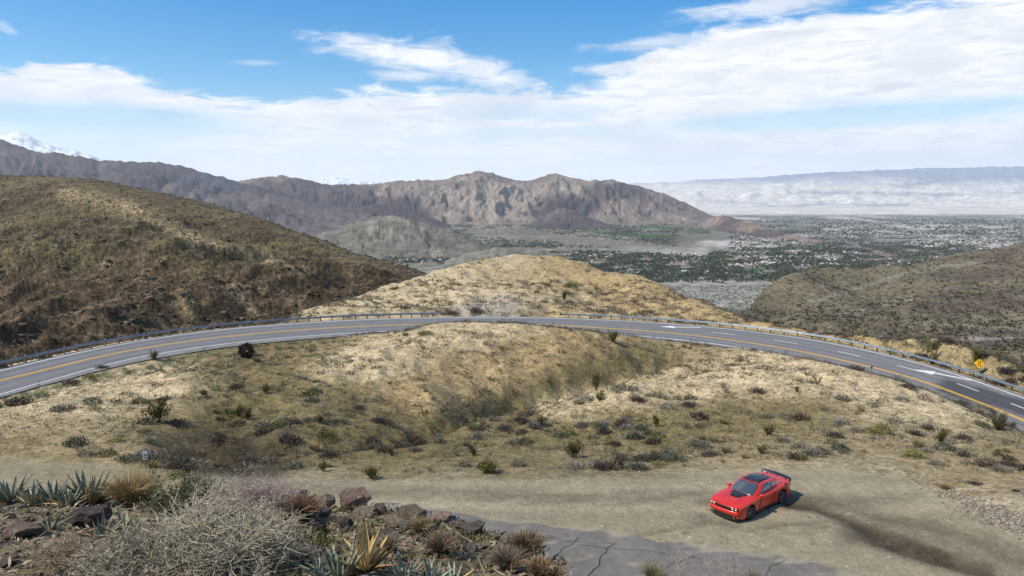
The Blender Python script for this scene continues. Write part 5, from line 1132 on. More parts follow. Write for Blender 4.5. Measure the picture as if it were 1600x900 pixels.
stuff_plants('desert_scrub', 'small desert scrub scattered over the sandy slopes', PL[250:], LITE)
# seedlings and sprigs too small to count
def sprigs():
    L = []; t = RS.uniform(-.85, .85, 80000); y = np.sqrt(RS.uniform(40**2, 125**2, 80000))
    for tt, yy in zip(t, y):
        rd, ro, vis, px, py = road_clear(tt*yy, yy)
        if not vis: continue
        dn = .5 + 1.5*float(fbm(np.array([tt*yy/3.]), np.array([yy/3.]), 3, 303)[0])
        if RS.rand() > dn: continue
        if vis and rd > .15 and -40 < px < 1640 and RS.rand() < (.75 if py < pad_py(px) else .04) and ro < 0: L.append((tt*yy, yy, ground_z(tt*yy, yy), RS.choice(['dark_shrub', 'brown_shrub', 'grey_shrub', 'green_shrub', 'grass_tuft']), .13+.26*RS.rand()**2.5, 1))
    tiny = {}
    for k in VAR:
        V, Fc, C = LITE[k][0]; m = 14*3; tiny[k] = [(V[i*m:(i+1)*m]*1.25, Fc[:14], C[i*m:(i+1)*m]) for i in range(5) if (i+1)*m <= len(V)]
    stuff_plants('sprigs', 'tiny dry sprigs and seedlings on the sand', L, tiny)
sprigs()
# stones lying about on the slopes, on the bank and in the gully
def rock_mesh(name, sub, rough, seed, flat=.75, smooth=False):
    bm = bmesh.new(); bmesh.ops.create_icosphere(bm, subdivisions=sub, radius=1); r = np.random.RandomState(seed); cuts = [(rdir(1)[0], .55+.35*r.rand()) for _ in range(9)]
    for v in bm.verts:
        p = np.array(v.co)
        for d, k in cuts:
            e = p@d - k
            if e > 0: p = p - d*e*.92
        n = 1 + rough*float(fbm(np.array([p[0]*1.6+seed]), np.array([p[1]*1.6+p[2]*1.3]), 4, seed % 50)[0]) ; v.co = Vector(p*n*np.array([1, 1, flat]))
    me = bpy.data.meshes.new(name); bm.to_mesh(me); bm.free()
    if smooth: me.polygons.foreach_set('use_smooth', [True]*len(me.polygons))
    return me
def stones():
    V, Fc, C, b = [], [], [], 0; base = [rock_mesh('s', 1, .3, 400+i) for i in range(4)]; arr = []
    for m in base: v = np.array([p.co[:] for p in m.vertices]); f = np.array([p.vertices[:] for p in m.polygons]); arr.append((v, f)); bpy.data.meshes.remove(m)
    n = 26000; t = RS.uniform(-.9, .9, n); y = np.sqrt(RS.uniform(33**2, 118**2, n))
    for tt, yy in zip(t, y):
        x = tt*yy; rd, ro, vis, px, py = road_clear(x, yy)
        if not vis or rd < .1 or px < -40 or px > 1640 or ro > 0: continue
        s = .03 + .05*RS.rand()**3
        if py > pad_py(px)+4:
            s *= .7
            if RS.rand() > .75: continue
        heap = math.exp(-(((px-1545)/60)**2 + ((py-805 - (px-1545)*.35)/14)**2)) + .6*math.exp(-(((px-330)/70)**2 + ((py-692)/18)**2)) + .5*math.exp(-(((px-1060)/90)**2+((py-552)/14)**2))
        if RS.rand() > .45 + heap: continue
        s *= 1 + 1.3*heap*RS.rand(); v, f = arr[RS.randint(4)]; a = RS.rand()*6.28
        V.append(np.stack([(v[:, 0]*math.cos(a)-v[:, 1]*math.sin(a))*s*(1+.5*RS.rand())+x, (v[:, 0]*math.sin(a)+v[:, 1]*math.cos(a))*s+yy, v[:, 2]*s+ground_z(x, yy)+.25*s], 1)); Fc.append(f+b); b += len(v)
        C.append(np.broadcast_to(np.array((.34, .29, .23))*(.5+.75*RS.rand())*(1+.08*RS.randn(3)), (len(v), 3)))
    # the gravel heap at the right edge
    for _ in range(1500):
        px, py = 1560 + 60*RS.randn(), 0; py = 806 + (px-1560)*.42 + 9*RS.randn(); p = pick(px, py, 20)
        if p is None or px > 1700: continue
        s = .03+.075*RS.rand()**3; v, f = arr[RS.randint(4)]; V.append(v*s + np.array(p) + np.array([0, 0, .3*s])); Fc.append(f+b); b += len(v); C.append(np.broadcast_to(np.array((.33, .28, .21))*(.45+.8*RS.rand()), (len(v), 3)))
    me = np_mesh('gravel', np.concatenate(V), np.concatenate(Fc)); set_color(me, 'tint', np.clip(np.concatenate(C), .01, .7)); me.materials.append(M_PLANT)
    tag(new_obj('gravel', me), 'loose stones and gravel lying on the slopes and pull-out', None, None, 'stuff')
stones()

# scrub on the two big hillsides
def hill_scrub(name, label, hf, cond, n, t0, t1, y0, y1, smin, smax, c1, c2):
    t = RS.uniform(t0, t1, n); y = np.exp(RS.uniform(math.log(y0), math.log(y1), n)); T, Y = t, y; X = t*y; Z = hf(T[None], X[None], Y[None])[0]; px, py = proj(np.stack([X, Y, Z], -1))
    k = (px > -40) & (px < 1640) & cond(px, py); X, Y, Z = X[k], Y[k], Z[k]; n = len(X); s = smin + (smax-smin)*RS.rand(n)**2
    P = np.stack([X, Y, Z], -1); m = 7; Pr = np.repeat(P, m, 0); d = rdir(n*m); d[:, 2] = np.abs(d[:, 2]); sr = np.repeat(s, m)
    v, f, c = leaves(Pr + d*sr[:, None]*.35*np.array([1, 1, .7]), d + .4*RS.randn(n*m, 3), sr*.75, sr*.55, np.repeat(np.where(RS.rand(n, 1) < .6, vt(c1, n, .3), vt(c2, n, .3)), m, 0))
    me = np_mesh(name, v, f); set_color(me, 'tint', c); me.materials.append(M_PLANT); tag(new_obj(name, me), label, None, None, 'stuff')
hill_scrub('hillside_scrub', 'sparse dark scrub dotted over the left hillside', lh_h, lambda px, py: py > 250, 4200, -.85, 0, 260, 800, .7, 1.9, (.062, .055, .03), (.10, .085, .045))
hill_scrub('hill_scrub', 'sparse dark scrub dotted over the right hill', rh_h, lambda px, py: py > 370, 7000, .25, .85, 300, 850, .9, 2.2, (.06, .055, .032), (.10, .09, .05))

def outcrops():
    m = rock_mesh('s', 1, .3, 901); bv = np.array([p.co[:] for p in m.vertices]); bf = np.array([p.vertices[:] for p in m.polygons]); bpy.data.meshes.remove(m)
    n = 9000; T = RS.uniform(-.82, -.02, n); Y = np.exp(RS.uniform(math.log(270), math.log(720), n)); X = T*Y; Z = lh_h(T[None], X[None], Y[None])[0]; px, py = proj(np.stack([X, Y, Z], -1))
    q = ridged((-.6*X+.8*Y)/26, (.8*X+.6*Y)/70, 3, 905) + .25*sstep(py, 380, 450); k = (q > .66) & (py > 285); V, Fc, C, b = [], [], [], 0
    for x, y, z in zip(X[k], Y[k], Z[k]):
        s = .35+1.5*RS.rand()**3; a = RS.rand()*6.28; v = bv*np.array([1.2, 1, .8])*s*(.8+.4*RS.rand(len(bv), 1)); V.append(np.stack([v[:, 0]*math.cos(a)-v[:, 1]*math.sin(a)+x, v[:, 0]*math.sin(a)+v[:, 1]*math.cos(a)+y, v[:, 2]+z+.1*s], 1)); Fc.append(bf+b); b += len(v); C.append(np.broadcast_to(np.array(((.155, .105, .06), (.085, .058, .038), (.22, .16, .095))[RS.randint(3)])*(.7+.5*RS.rand()), (len(v), 3)))
    me = np_mesh('outcrop_rocks', np.concatenate(V), np.concatenate(Fc)); set_color(me, 'tint', np.concatenate(C)); me.materials.append(M_PLANT); tag(new_obj('outcrop_rocks', me), 'brown rock outcrops breaking through the left hillside', None, None, 'stuff')
outcrops()
hill_scrub('fan_scrub', 'sparse dark scrub dotted over the pale wash below the town', vf_h, lambda px, py: (py > 436) & (px > 1030), 5000, .19, .42, 1650, 2450, 1.6, 4.2, (.10, .095, .06), (.15, .14, .095))

# ------------------------------------------------------------------ valley town
def floor_point(px, py):
    a, b = tanpx(px, py); ys = np.exp(np.linspace(math.log(1200), math.log(30000), 900)); i = np.nonzero(FLOOR(ys) >= CZ + b*ys)[0]
    if len(i) == 0: return None
    Y = ys[i[0]]; x = a*Y; z = float(vf_h(np.array([a]), np.array([x]), np.array([Y]))[0]); return np.array([x, Y, z])
def hidden_by_ridge(px, py): return (1150 < px < 1400 and py < np.interp(px, [1130, 1180, 1260, 1340, 1400], [362, 374, 388, 396, 400]) and False)
TOWN = [(600, 745, 386, 412, .10, 1.0), (800, 905, 352, 362, .04, 1), (740, 1000, 354, 382, .07, .8), (880, 1160, 396, 432, .20, 1), (1150, 1345, 392, 416, .26, 1.2), (1200, 1500, 385, 432, .12, .9), (1150, 1600, 334, 390, 1.3, 1.25), (960, 1180, 352, 372, .05, .7)]
def town():
    M_H = [mat_var('house_white', (.55, .53, .50), (.42, .39, .35), .05, .8, .2, .3), mat_var('house_tan', (.42, .33, .25), (.36, .28, .21), .05, .8, .2, .3), mat_var('house_roof', (.40, .30, .24), (.50, .44, .38), .08, .8, .2, .4)]
    M_HW = mat_var('house_window', (.05, .06, .07), (.08, .09, .10), .3, .2, .5, 0)
    cand = []
    for x0, x1, y0, y1, wgt, sc in TOWN:
        for _ in range(int(1250*wgt)):
            px, py = RS.uniform(x0, x1), RS.uniform(y0, y1)
            if 1150 < px < 1410 and py < np.interp(px, [1110, 1180, 1260, 1340, 1410], [336, 352, 372, 387, 401])+3 and py > np.interp(px, [1110, 1410], [330, 372]): 
                if py > 372 or px < 1300: continue
            if px < 1130 and py < 350: continue
            p = floor_point(px, py)
            if p is None: continue
            w = (8+6*RS.rand())*sc*(1.25 if p[1] > 6000 else 1); cand.append((w/p[1]*F, p, w, py))
    cand.sort(key=lambda q: -q[0]); print('houses', len(cand))
    def house_mb():
        mb = MB(); mb.box((0, 0, 1.6), (1.0*12, .7*12, 3.6)); wall = mb.mesh('wall')
        rf = MB(); rf.add([(-6.6, -4.8, 3.4), (6.6, -4.8, 3.4), (6.6, 4.8, 3.4), (-6.6, 4.8, 3.4), (-2.8, 0, 5.2), (2.8, 0, 5.2)], [(0, 1, 5, 4), (1, 2, 5), (2, 3, 4, 5), (3, 0, 4), (3, 2, 1, 0)]); return wall, rf.mesh('roof')
    wall, roof = house_mb(); walls = []; roofs = []
    for m in M_H[:2]: w = wall.copy(); w.materials.append(m); walls.append(w)
    for m in (M_H[0], M_H[2]): r = roof.copy(); r.materials.append(m); roofs.append(r)
    n_ind = 0
    for s, p, w, py in cand[:240]:
        hx = float(proj(p)[0]); white = RS.rand() < .55; z = 'left of the knoll top' if hx < 760 else ('on the wash edge behind the knoll' if hx < 905 and py < 380 else ('above the blue roofed building' if hx < 1060 else ('left of the dark tree belt' if hx < 1160 else ('in the dense white cluster by the foothill' if hx < 1345 and p[1] < 5200 else 'on the far plain right of the foothill'))))
        r = thing('house', ('small white roofed house ' if white else 'small tan roofed house ') + z, 'house', tuple(p), RS.rand()*3.1, ('white houses ' if white else 'tan houses ') + z); r.scale = (w/12, w/12, 1.1)
        new_obj('wall', walls[0 if white else 1], (), r); new_obj('roof', roofs[0 if white else 1], (), r)
    V, Fc, C, b = [], [], [], 0; bw = np.array([v.co[:] for v in wall.vertices]); br = np.array([v.co[:] for v in roof.vertices]); tri = []
    for me_ in (wall, roof):
        f = []
        for q in me_.polygons:
            vs = list(q.vertices); f += [(vs[0], vs[i], vs[i+1]) for i in range(1, len(vs)-1)]
        tri.append(np.array(f))
    for s, p, w, py in cand[240:]:
        a = RS.rand()*3.1; white = RS.rand() < .6
        for v, f, c in ((bw, tri[0], (.40, .35, .30)), (br, tri[1], (.58, .56, .54) if white else (.36, .27, .21))):
            V.append(np.stack([(v[:, 0]*math.cos(a)-v[:, 1]*math.sin(a))*w/12+p[0], (v[:, 0]*math.sin(a)+v[:, 1]*math.cos(a))*w/12+p[1], v[:, 2]*1.2+p[2]], 1)); Fc.append(f+b); b += len(v); C.append(np.broadcast_to(np.array(c)*(.75+.35*RS.rand()), (len(v), 3)))
    me = np_mesh('town', np.concatenate(V), np.concatenate(Fc)); set_color(me, 'tint', np.concatenate(C)); me.materials.append(M_PLANT); tag(new_obj('town', me), 'far valley town of countless pale houses', None, None, 'stuff')
    # larger buildings
    M_BL = mat_var('blue_roof', (.16, .26, .42), (.22, .32, .48), .05, .5, .4, 0); M_BR = mat_var('brown_roof', (.20, .14, .10), (.26, .18, .13), .05, .8, .2, 0)
    for px, py, wpx, dpx, hgt, m, label in ((990, 423, 19, 3, 6, M_H[0], 'long white flat-roofed building at the near edge of the valley green'), (1011, 423, 20, 3, 6, M_BL, 'blue roofed long building at the near edge of the valley green'), (1032, 426, 14, 3, 6, M_H[0], 'white building right of the blue roofed one'), (1043, 405, 16, 2.5, 6, M_H[0], 'white long building above the blue roofed one'), (1150, 377, 9, 3, 6, M_H[0], 'white building under the pink foothill'),
                                            (1430, 377, 82, 2.2, 9, M_H[0], 'very long white commercial building across the valley town'), (1300, 371, 36, 2, 8, M_H[0], 'white block of buildings behind the foothill tip'), (1490, 368, 20, 2.4, 9, M_H[0], 'white building cluster at the right of the valley town'), (1390, 390, 14, 2.5, 6, M_H[0], 'white building beyond the foothill tip'), (837, 360, 9, 2.5, 6, M_H[0], 'white villa on the grey knoll'), (700, 397, 10, 2, 6, M_BL, 'pale blue roofed house among the valley trees'), (575, 381, 10, 2, 6, M_BR, 'low dark roofed house on the grey hill foot')):
        p = floor_point(px, py)
        if p is None: continue
        k = p[1]/F; r = thing('building', label, 'building', tuple(p)); L, D = wpx*k, max(dpx*k*2.2, 14)
        b_ = MB(); b_.box((0, 0, hgt/2-.5), (L, D, hgt+1)); b_.build('wall', M_H[0], r); b_ = MB(); b_.box((0, 0, hgt+.8), (L*1.03, D*1.08, 1.0)); b_.build('roof', m, r)
        for i in range(int(max(2, min(L/9, 14)))): b_ = MB(); b_.box((-L/2+(i+.5)*L/int(max(2, min(L/9, 14))), -D/2-.1, hgt*.5), (3., .3, 2.)); b_.build('window', M_HW, r)
    # the trees of the valley: one far-off mass
    P = []
    for x0, x1, y0, y1, n in ((600, 745, 385, 414, 900), (790, 905, 350, 364, 130), (700, 1060, 349, 388, 4200), (860, 1160, 394, 436, 6500), (1150, 1345, 390, 420, 1600), (1200, 1520, 385, 436, 5200), (1140, 1600, 342, 392, 5500), (930, 1110, 345, 366, 420), (1270, 1400, 380, 396, 500), (1000, 1240, 424, 442, 700)):
        for _ in range(n):
            px, py = RS.uniform(x0, x1), RS.uniform(y0, y1)
            if px < 1130 and py < 344: continue
            q = float(perlin(np.array([px/45.]), np.array([py/4.]), 9)[0])
            if RS.rand() > .62 + 1.5*q: continue
            if polydist(np.array([px]), np.array([py]), [(740, 362), (850, 372), (960, 382), (1040, 392), (1100, 395)])[0] < 6+4*q: continue
            p = floor_point(px, py)
            if p is not None:
                P.append(p)
                for _ in range(2 if RS.rand() < .4 else 0): P.append(p + np.array([9*RS.randn(), 14*RS.randn(), 0]))
    P = np.array(P); n = len(P); s = (4.4+5.5*RS.rand(n)**1.5)*np.where(P[:, 1] > 6000, 1.35, 1); m = 5; d = rdir(n*m); d[:, 2] = np.abs(d[:, 2])*1.3 + .15; sr = np.repeat(s, m)
    v, f, c = leaves(np.repeat(P, m, 0) + d*sr[:, None]*.45, d + .5*RS.randn(n*m, 3), sr*.95, sr*.9, np.repeat(vt((.050, .060, .030), n, .35), m, 0)); me = np_mesh('valley_trees', v, f); set_color(me, 'tint', c); me.materials.append(M_PLANT); tag(new_obj('valley_trees', me), 'dark green trees massed through the valley town', None, None, 'stuff')
town()

# ------------------------------------------------------------------ foreground slope under the camera
def fgp(px, py): return pick(px, py, 1.5)
M_AGAVE = None
def agave_materials():
    def one(name, c1, c2, edge):
        m, t, b = mat(name, c1, .55, 0, .35); g = t.node('ShaderNodeTexCoord').outputs['Object']; sp = t.node('ShaderNodeSeparateXYZ', {0: g})
        n = t.noise(g, 9, 5, .6); c = t.mix(t.step(n, .35, .65), tuple(c1)+(1,), tuple(c2)+(1,))
        tip = t.step(sp.outputs[1], .86, 1.0); c = t.mix(tip, c, (.05, .03, .02, 1))
        band = t.m('MULTIPLY', t.step(t.noise(g, 22, 3), .55, .68), .35); c = t.mix(band, c, tuple(edge)+(1,))
        oi = t.node('ShaderNodeObjectInfo').outputs['Random']; c = t.node('ShaderNodeHueSaturation', {'Value': t.m('ADD', .75, t.m('MULTIPLY', oi, .5)), 'Color': c}).outputs[0]
        t.put(b.inputs['Base Color'], c); return m
    return one('agave_green', (.185, .21, .145), (.25, .27, .195), (.33, .32, .24)), one('agave_dry', (.60, .43, .19), (.48, .32, .12), (.68, .55, .32)), one('agave_rust', (.26, .13, .05), (.16, .09, .045), (.40, .26, .12))
AG_GREEN, AG_DRY, AG_RUST = agave_materials()
def leaf_mesh(name, m, curl, wid, seed):
    r = np.random.RandomState(seed); V = []; n = 8
    for i in range(n+1):
        s = i/n; w = wid*(.62 + 1.25*s*(1-s)*1.6)*(1-s**2.6)**.8 + .002; z = curl*s*s; dz = .35*w
        for q, e in ((-1, dz), (-.5, .12*dz), (0, -.05*w), (.5, .12*dz), (1, dz)): V.append((q*w/2, s, z+e))
    nv = len(V); V = np.array(V); th = np.array([[0, 0, -1.]])*np.interp(V[:, 1:2], [0, 1], [.030, .004]); th *= (1-np.abs(V[:, :1])/(wid*.75)).clip(.15, 1)
    f = grid_faces(n+1, 5); me = np_mesh(name, np.concatenate([V, V+th]), np.concatenate([f, f[:, ::-1]+nv]), True); me.materials.append(m); return me
LEAFS = {m.name: [leaf_mesh('leaf', m, c, w, i) for i, (c, w) in enumerate(((.10, .15), (.02, .13), (-.12, .14), (.18, .12)))] for m in (AG_GREEN, AG_DRY, AG_RUST)}
def agave(px, py, hpx, n, label, dry=.12, spread=1.0, turn=0., cat='agave', p=None, wid=1.0):
    p = fgp(px, py) if p is None else p
    if p is None: return
    L = hpx*p.y/F*.95; root = thing('agave', label, cat, tuple(p - Vector((0, 0, .03))))
    for i in range(n):
        f = i/n; el = math.radians(78 - 62*f**.8*spread + RS.randn()*6); a = i*2.39996 + turn + RS.randn()*.12; m = AG_GREEN
        if f > .72 and RS.rand() < dry*3.2: m = AG_DRY if RS.rand() < .5 else AG_RUST
        elif RS.rand() < dry*.35: m = AG_DRY
        l = L*(.80+.3*RS.rand())*(1 if f > .15 else .85); o = bpy.data.objects.new('leaf', LEAFS[m.name][RS.randint(4)]); COL.objects.link(o); o.parent = root
        R = Matrix.Rotation(a, 4, 'Z') @ Matrix.Rotation(el if m is not AG_RUST else el*.6, 4, 'X') @ Matrix.Rotation(RS.randn()*.15, 4, 'Y')
        o.matrix_local = Matrix.Translation(Vector((.035*math.cos(a+1.57), .035*math.sin(a+1.57), .02))) @ R @ Matrix.Diagonal((l*wid*(.85+.3*RS.rand()), l, l, 1))
    return root
for a in ((18, 786, 52, 26, 'blue green agave at the far left edge of the back row', .25), (52, 790, 44, 24, 'blue green agave second from the left in the back row', .2), (85, 788, 50, 24, 'narrow blue green agave between its neighbours in the back row', .2), (140, 788, 60, 40, 'largest blue green agave, full fan beside the golden grass', .18), (108, 790, 40, 20, 'agave with rusty lower leaves left of the largest one', .3),
          (76, 828, 40, 7, 'small agave with few leaves and one yellow leaf, left of the dark boulder', .35), (160, 840, 48, 12, 'open blue green agave in front of the dark boulder', .15), (193, 832, 44, 14, 'blue green agave right of the one before the dark boulder', .2), (365, 812, 40, 14, 'agave half buried in the grey brush', .15), (392, 818, 34, 10, 'smaller agave at the right of the one in the brush', .15),
          (500, 902, 46, 14, 'small blue green agave at the bottom edge, left of the golden one', .15), (532, 905, 66, 22, 'large blue green agave at the bottom edge beside the golden one', .12), (632, 906, 50, 20, 'blue green agave right of the golden dying one', .1), (676, 910, 46, 18, 'blue green agave at the bottom edge, second from the right', .08), (706, 912, 40, 16, 'rightmost blue green agave at the bottom edge', .08)):
    agave(*a)
gold = fgp(572, 897)
r = thing('agave', 'dying golden yellow agave with dark dry leaves at the bottom edge', 'agave', tuple(gold))
for i, (a, el, l, m, w) in enumerate([(10, 86, .62, 0, 1.15), (-75, 70, .54, 0, 1.2), (60, 50, .46, 0, 1.3), (85, 38, .42, 0, 1.1), (-60, 48, .45, 0, 1.1), (110, 30, .42, 0, 1.), (-110, 28, .40, 1, 1.), (75, 62, .38, 0, 1.4), (-35, 66, .40, 0, 1.4), (170, 40, .36, 0, 1.3), (-150, 45, .36, 0, 1.3), (-80, 30, .42, 1, .7), (-100, 45, .46, 1, .6), (95, 20, .4, 1, .9), (140, 20, .36, 1, .8), (-20, 40, .36, 0, 1.2), (30, 30, .36, 1, .9), (200, 60, .4, 0, 1.2)]):
    o = bpy.data.objects.new('leaf', LEAFS[(AG_DRY if m == 0 else AG_RUST).name][i % 4]); COL.objects.link(o); o.parent = r
    o.matrix_local = Matrix.Translation((0, 0, .02)) @ Matrix.Rotation(math.radians(a), 4, 'Z') @ Matrix.Rotation(math.radians(el), 4, 'X') @ Matrix.Diagonal((l*w*.72, l*.86, l*.86, 1))

# boulders and stones: each its own object
def rock_material(name, c1, c2, c3):
    m, t, b = mat(name, c1, .9, 0, .2); g = t.node('ShaderNodeTexCoord').outputs['Object']; n = t.noise(g, 1.6, 7, .62, .4); n2 = t.noise(g, 7, 6, .68)
    c = t.ramp(n, [(.30, c1), (.5, c2), (.68, c3)]); k = t.ramp(n2, [(.3, (.62, .62, .62)), (.72, (1.3, 1.3, 1.3))]); c = t.mix(1.0, c, k, 'MULTIPLY')
    vo = t.node('ShaderNodeTexVoronoi', {'Vector': g, 'Scale': 2.2}, feature='DISTANCE_TO_EDGE'); c = t.mix(t.step(vo.outputs[0], .0, .04, .55, 0), c, (.035, .028, .022, 1))
    oi = t.node('ShaderNodeObjectInfo').outputs['Random']; c = t.node('ShaderNodeHueSaturation', {'Value': t.m('ADD', .75, t.m('MULTIPLY', oi, .45)), 'Color': c}).outputs[0]
    t.put(b.inputs['Base Color'], c); t.put(b.inputs['Normal'], t.node('ShaderNodeBump', {'Height': t.noise(g, 5, 8, .68), 'Strength': 1., 'Distance': .22}).outputs[0]); return m
RK_RED = rock_material('red_rock', (.21, .125, .095), (.34, .225, .17), (.46, .36, .27)); RK_GREY = rock_material('grey_rock', (.17, .15, .13), (.30, .26, .21), (.42, .36, .29)); RK_TAN = rock_material('tan_rock', (.26, .185, .125), (.40, .30, .205), (.52, .42, .31)); RK_DARK = rock_material('dark_rock', (.06, .046, .042), (.11, .085, .075), (.18, .145, .125))
ROCKS = [rock_mesh('boulder', 3, .35, 500+i, .8) for i in range(7)]
def rock(px, py, w, h, m, label=None, group=None, i=None, name='boulder'):
    p = fgp(px, py)
    if p is None: return
    k = p.y/F; me = ROCKS[RS.randint(7) if i is None else i].copy(); me.name = name; me.materials.clear(); me.materials.append(m); o = bpy.data.objects.new(name, me); COL.objects.link(o)
    o.scale = (w*k*.56, w*k*.50*(.8+.3*RS.rand()), h*k*.66); o.location = (p.x, p.y + .1*w*k, p.z + h*k*.34); o.rotation_euler = (RS.randn()*.12, RS.randn()*.15, RS.randn()*.35); tag(o, label, 'rock', group); return o
for q in ((551, 795, 62, 34, RK_RED, 'largest reddish boulder on the edge above the pull-out'), (592, 802, 26, 18, RK_RED, 'dark reddish boulder against the right side of the largest boulder'), (508, 795, 34, 26, RK_TAN, 'tan boulder against the left side of the largest boulder'), (463, 782, 34, 26, RK_RED, 'reddish brown boulder behind the dry grass clump at left'), (565, 808, 46, 14, RK_TAN, 'flat tan slab under the largest boulder'), (505, 806, 26, 14, RK_GREY, 'grey stone below the tan boulder'),
          (640, 812, 52, 22, RK_TAN, 'wide pale slab in the middle of the boulder row'), (618, 822, 34, 18, RK_TAN, 'tan stone in front of the wide pale slab'), (633, 828, 26, 18, RK_GREY, 'grey stone right under the wide pale slab'), (661, 822, 26, 16, RK_TAN, 'tan stone at the right end of the pale slab'), (692, 814, 34, 20, RK_RED, 'dark red peaked boulder right of the pale slab'), (685, 818, 22, 10, RK_TAN, 'small tan stone under the dark red peaked boulder'), (718, 824, 26, 13, RK_RED, 'low reddish stone between the peaked and the grey boulders'),
          (738, 834, 34, 20, RK_GREY, 'grey angular boulder at the right end of the row'), (776, 842, 13, 12, RK_TAN, 'small upright tan block beyond the grey boulder'), (500, 834, 26, 22, RK_DARK, 'nearly black lichened stone, left one of two'), (540, 826, 26, 18, RK_DARK, 'nearly black lichened stone, right one of two'), (648, 846, 16, 10, RK_TAN, 'pale flat stone among the green moss'), (606, 836, 34, 10, RK_GREY, 'thin grey slab lying on the slope'), (482, 868, 36, 13, RK_GREY, 'brown grey slab beside the grey brush'),
          (140, 820, 58, 42, RK_DARK, 'big dark boulder in front of the largest agave'), (35, 838, 56, 26, RK_RED, 'dark red boulder left of the small yellow leaved agave'), (12, 880, 30, 14, RK_RED, 'reddish stone near the bottom left corner'), (38, 812, 26, 8, RK_TAN, 'flat orange stone left of the small agave'), (405, 775, 34, 22, RK_RED, 'reddish boulder half hidden behind the pinkish brush'), (735, 862, 24, 14, RK_GREY, 'grey stone on the right slope below the row'), (760, 856, 20, 10, RK_TAN, 'tan stone on the right slope below the row'), (783, 862, 24, 12, RK_TAN, 'tan stone near the lower pavement edge'), (806, 868, 22, 12, RK_TAN, 'reddish tan stone at the lower pavement edge')):
    rock(*q[:5], label=q[5])
for _ in range(46):
    px = RS.uniform(470, 860); py = np.interp(px, [470, 600, 700, 800, 860], [800, 815, 832, 862, 892]) + RS.uniform(4, 70)
    if py > 898: continue
    rock(px, py, RS.uniform(7, 19), RS.uniform(4, 9), (RK_GREY, RK_TAN, RK_RED)[RS.randint(3)], 'small stone bedded in the mossy slope under the boulder row', 'small stones on the mossy slope', name='stone')
for _ in range(22):
    rock(RS.uniform(0, 130), RS.uniform(800, 896), RS.uniform(8, 20), RS.uniform(4, 9), (RK_RED, RK_DARK, RK_TAN)[RS.randint(3)], 'small dark stone on the shaded ground at the bottom left', 'small stones at the bottom left', name='stone')
# litter, pebbles and moss cushions on the slope
def litter():
    V, Fc, C, b = [], [], [], 0; n = 7000; t = RS.uniform(-.85, .35, n); y = np.sqrt(RS.uniform(3.6**2, 14.5**2, n)); P = []
    for tt, yy in zip(t, y):
        i = int(np.log(yy/gy[0])/np.log(gy[1]/gy[0])); j = int((tt-gt[0])/(gt[1]-gt[0]))
        if FGM[i, j] > .6: P.append((tt*yy, yy, ground_z(tt*yy, yy)))
    P = np.array(P); n = len(P); D = rdir(n); D[:, 2] = np.abs(D[:, 2])*.35; parts = [leaves(P+np.array([0, 0, .015]), D, .05+.12*RS.rand(n)**2, .02+.03*RS.rand(n), np.where(RS.rand(n, 1) < .5, vt((.26, .205, .13), n, .35), vt((.12, .085, .055), n, .35)))]
    k = RS.rand(n) < .35; Q = P[k]+.05*RS.randn(k.sum(), 3)*np.array([1, 1, 0]); D = rdir(len(Q)); D[:, 2] = np.abs(D[:, 2])*.25; ln = .1+.28*RS.rand(len(Q), 1)**2; parts.append(twigs(Q+np.array([0, 0, .02]), Q+D*ln+np.array([0, 0, .02]), .006, .003, vt((.27, .225, .165), len(Q), .3)))
    me = plant_mesh('litter', parts); tag(new_obj('litter', me), 'dry twigs and dead leaves littering the foreground slope', None, None, 'stuff')
    arr = []
    for i in range(4): m = rock_mesh('s', 1, .3, 700+i); arr.append((np.array([p.co[:] for p in m.vertices]), np.array([p.vertices[:] for p in m.polygons]))); bpy.data.meshes.remove(m)
    V, Fc, C, b = [], [], [], 0
    for p in P[RS.rand(n) < .8]:
        s = .010+.035*RS.rand()**3; v, f = arr[RS.randint(4)]; V.append(v*s*np.array([1.3, 1, .8])+p); Fc.append(f+b); b += len(v); C.append(np.broadcast_to(np.array((.30, .23, .165))*(.35+.9*RS.rand())*(1+.08*RS.randn(3)), (len(v), 3)))
    me = np_mesh('slope_pebbles', np.concatenate(V), np.concatenate(Fc)); set_color(me, 'tint', np.clip(np.concatenate(C), .01, .6)); me.materials.append(M_PLANT); tag(new_obj('slope_pebbles', me), 'pebbles strewn over the foreground slope', None, None, 'stuff')
    # short green annuals between the stones
    parts = []
    for p in P:
        px, py = proj(p); q = float(fbm(np.array([p[0]/.6]), np.array([p[1]/.6]), 4, 75)[0])
        if q > .05 and px > 440 and RS.rand() < .8: m = 12; parts.append(leaves(p + np.array([.10, .10, 0])*RS.randn(m, 3), RS.randn(m, 3)*.6+np.array([0, 0, .8]), .05+.04*RS.rand(m), .02, vt((.085, .095, .022), m, .35)))
    if parts: tag(new_obj('annual_greens', plant_mesh('annual_greens', parts)), 'short green annuals and moss between the foreground stones', None, None, 'stuff')
litter()

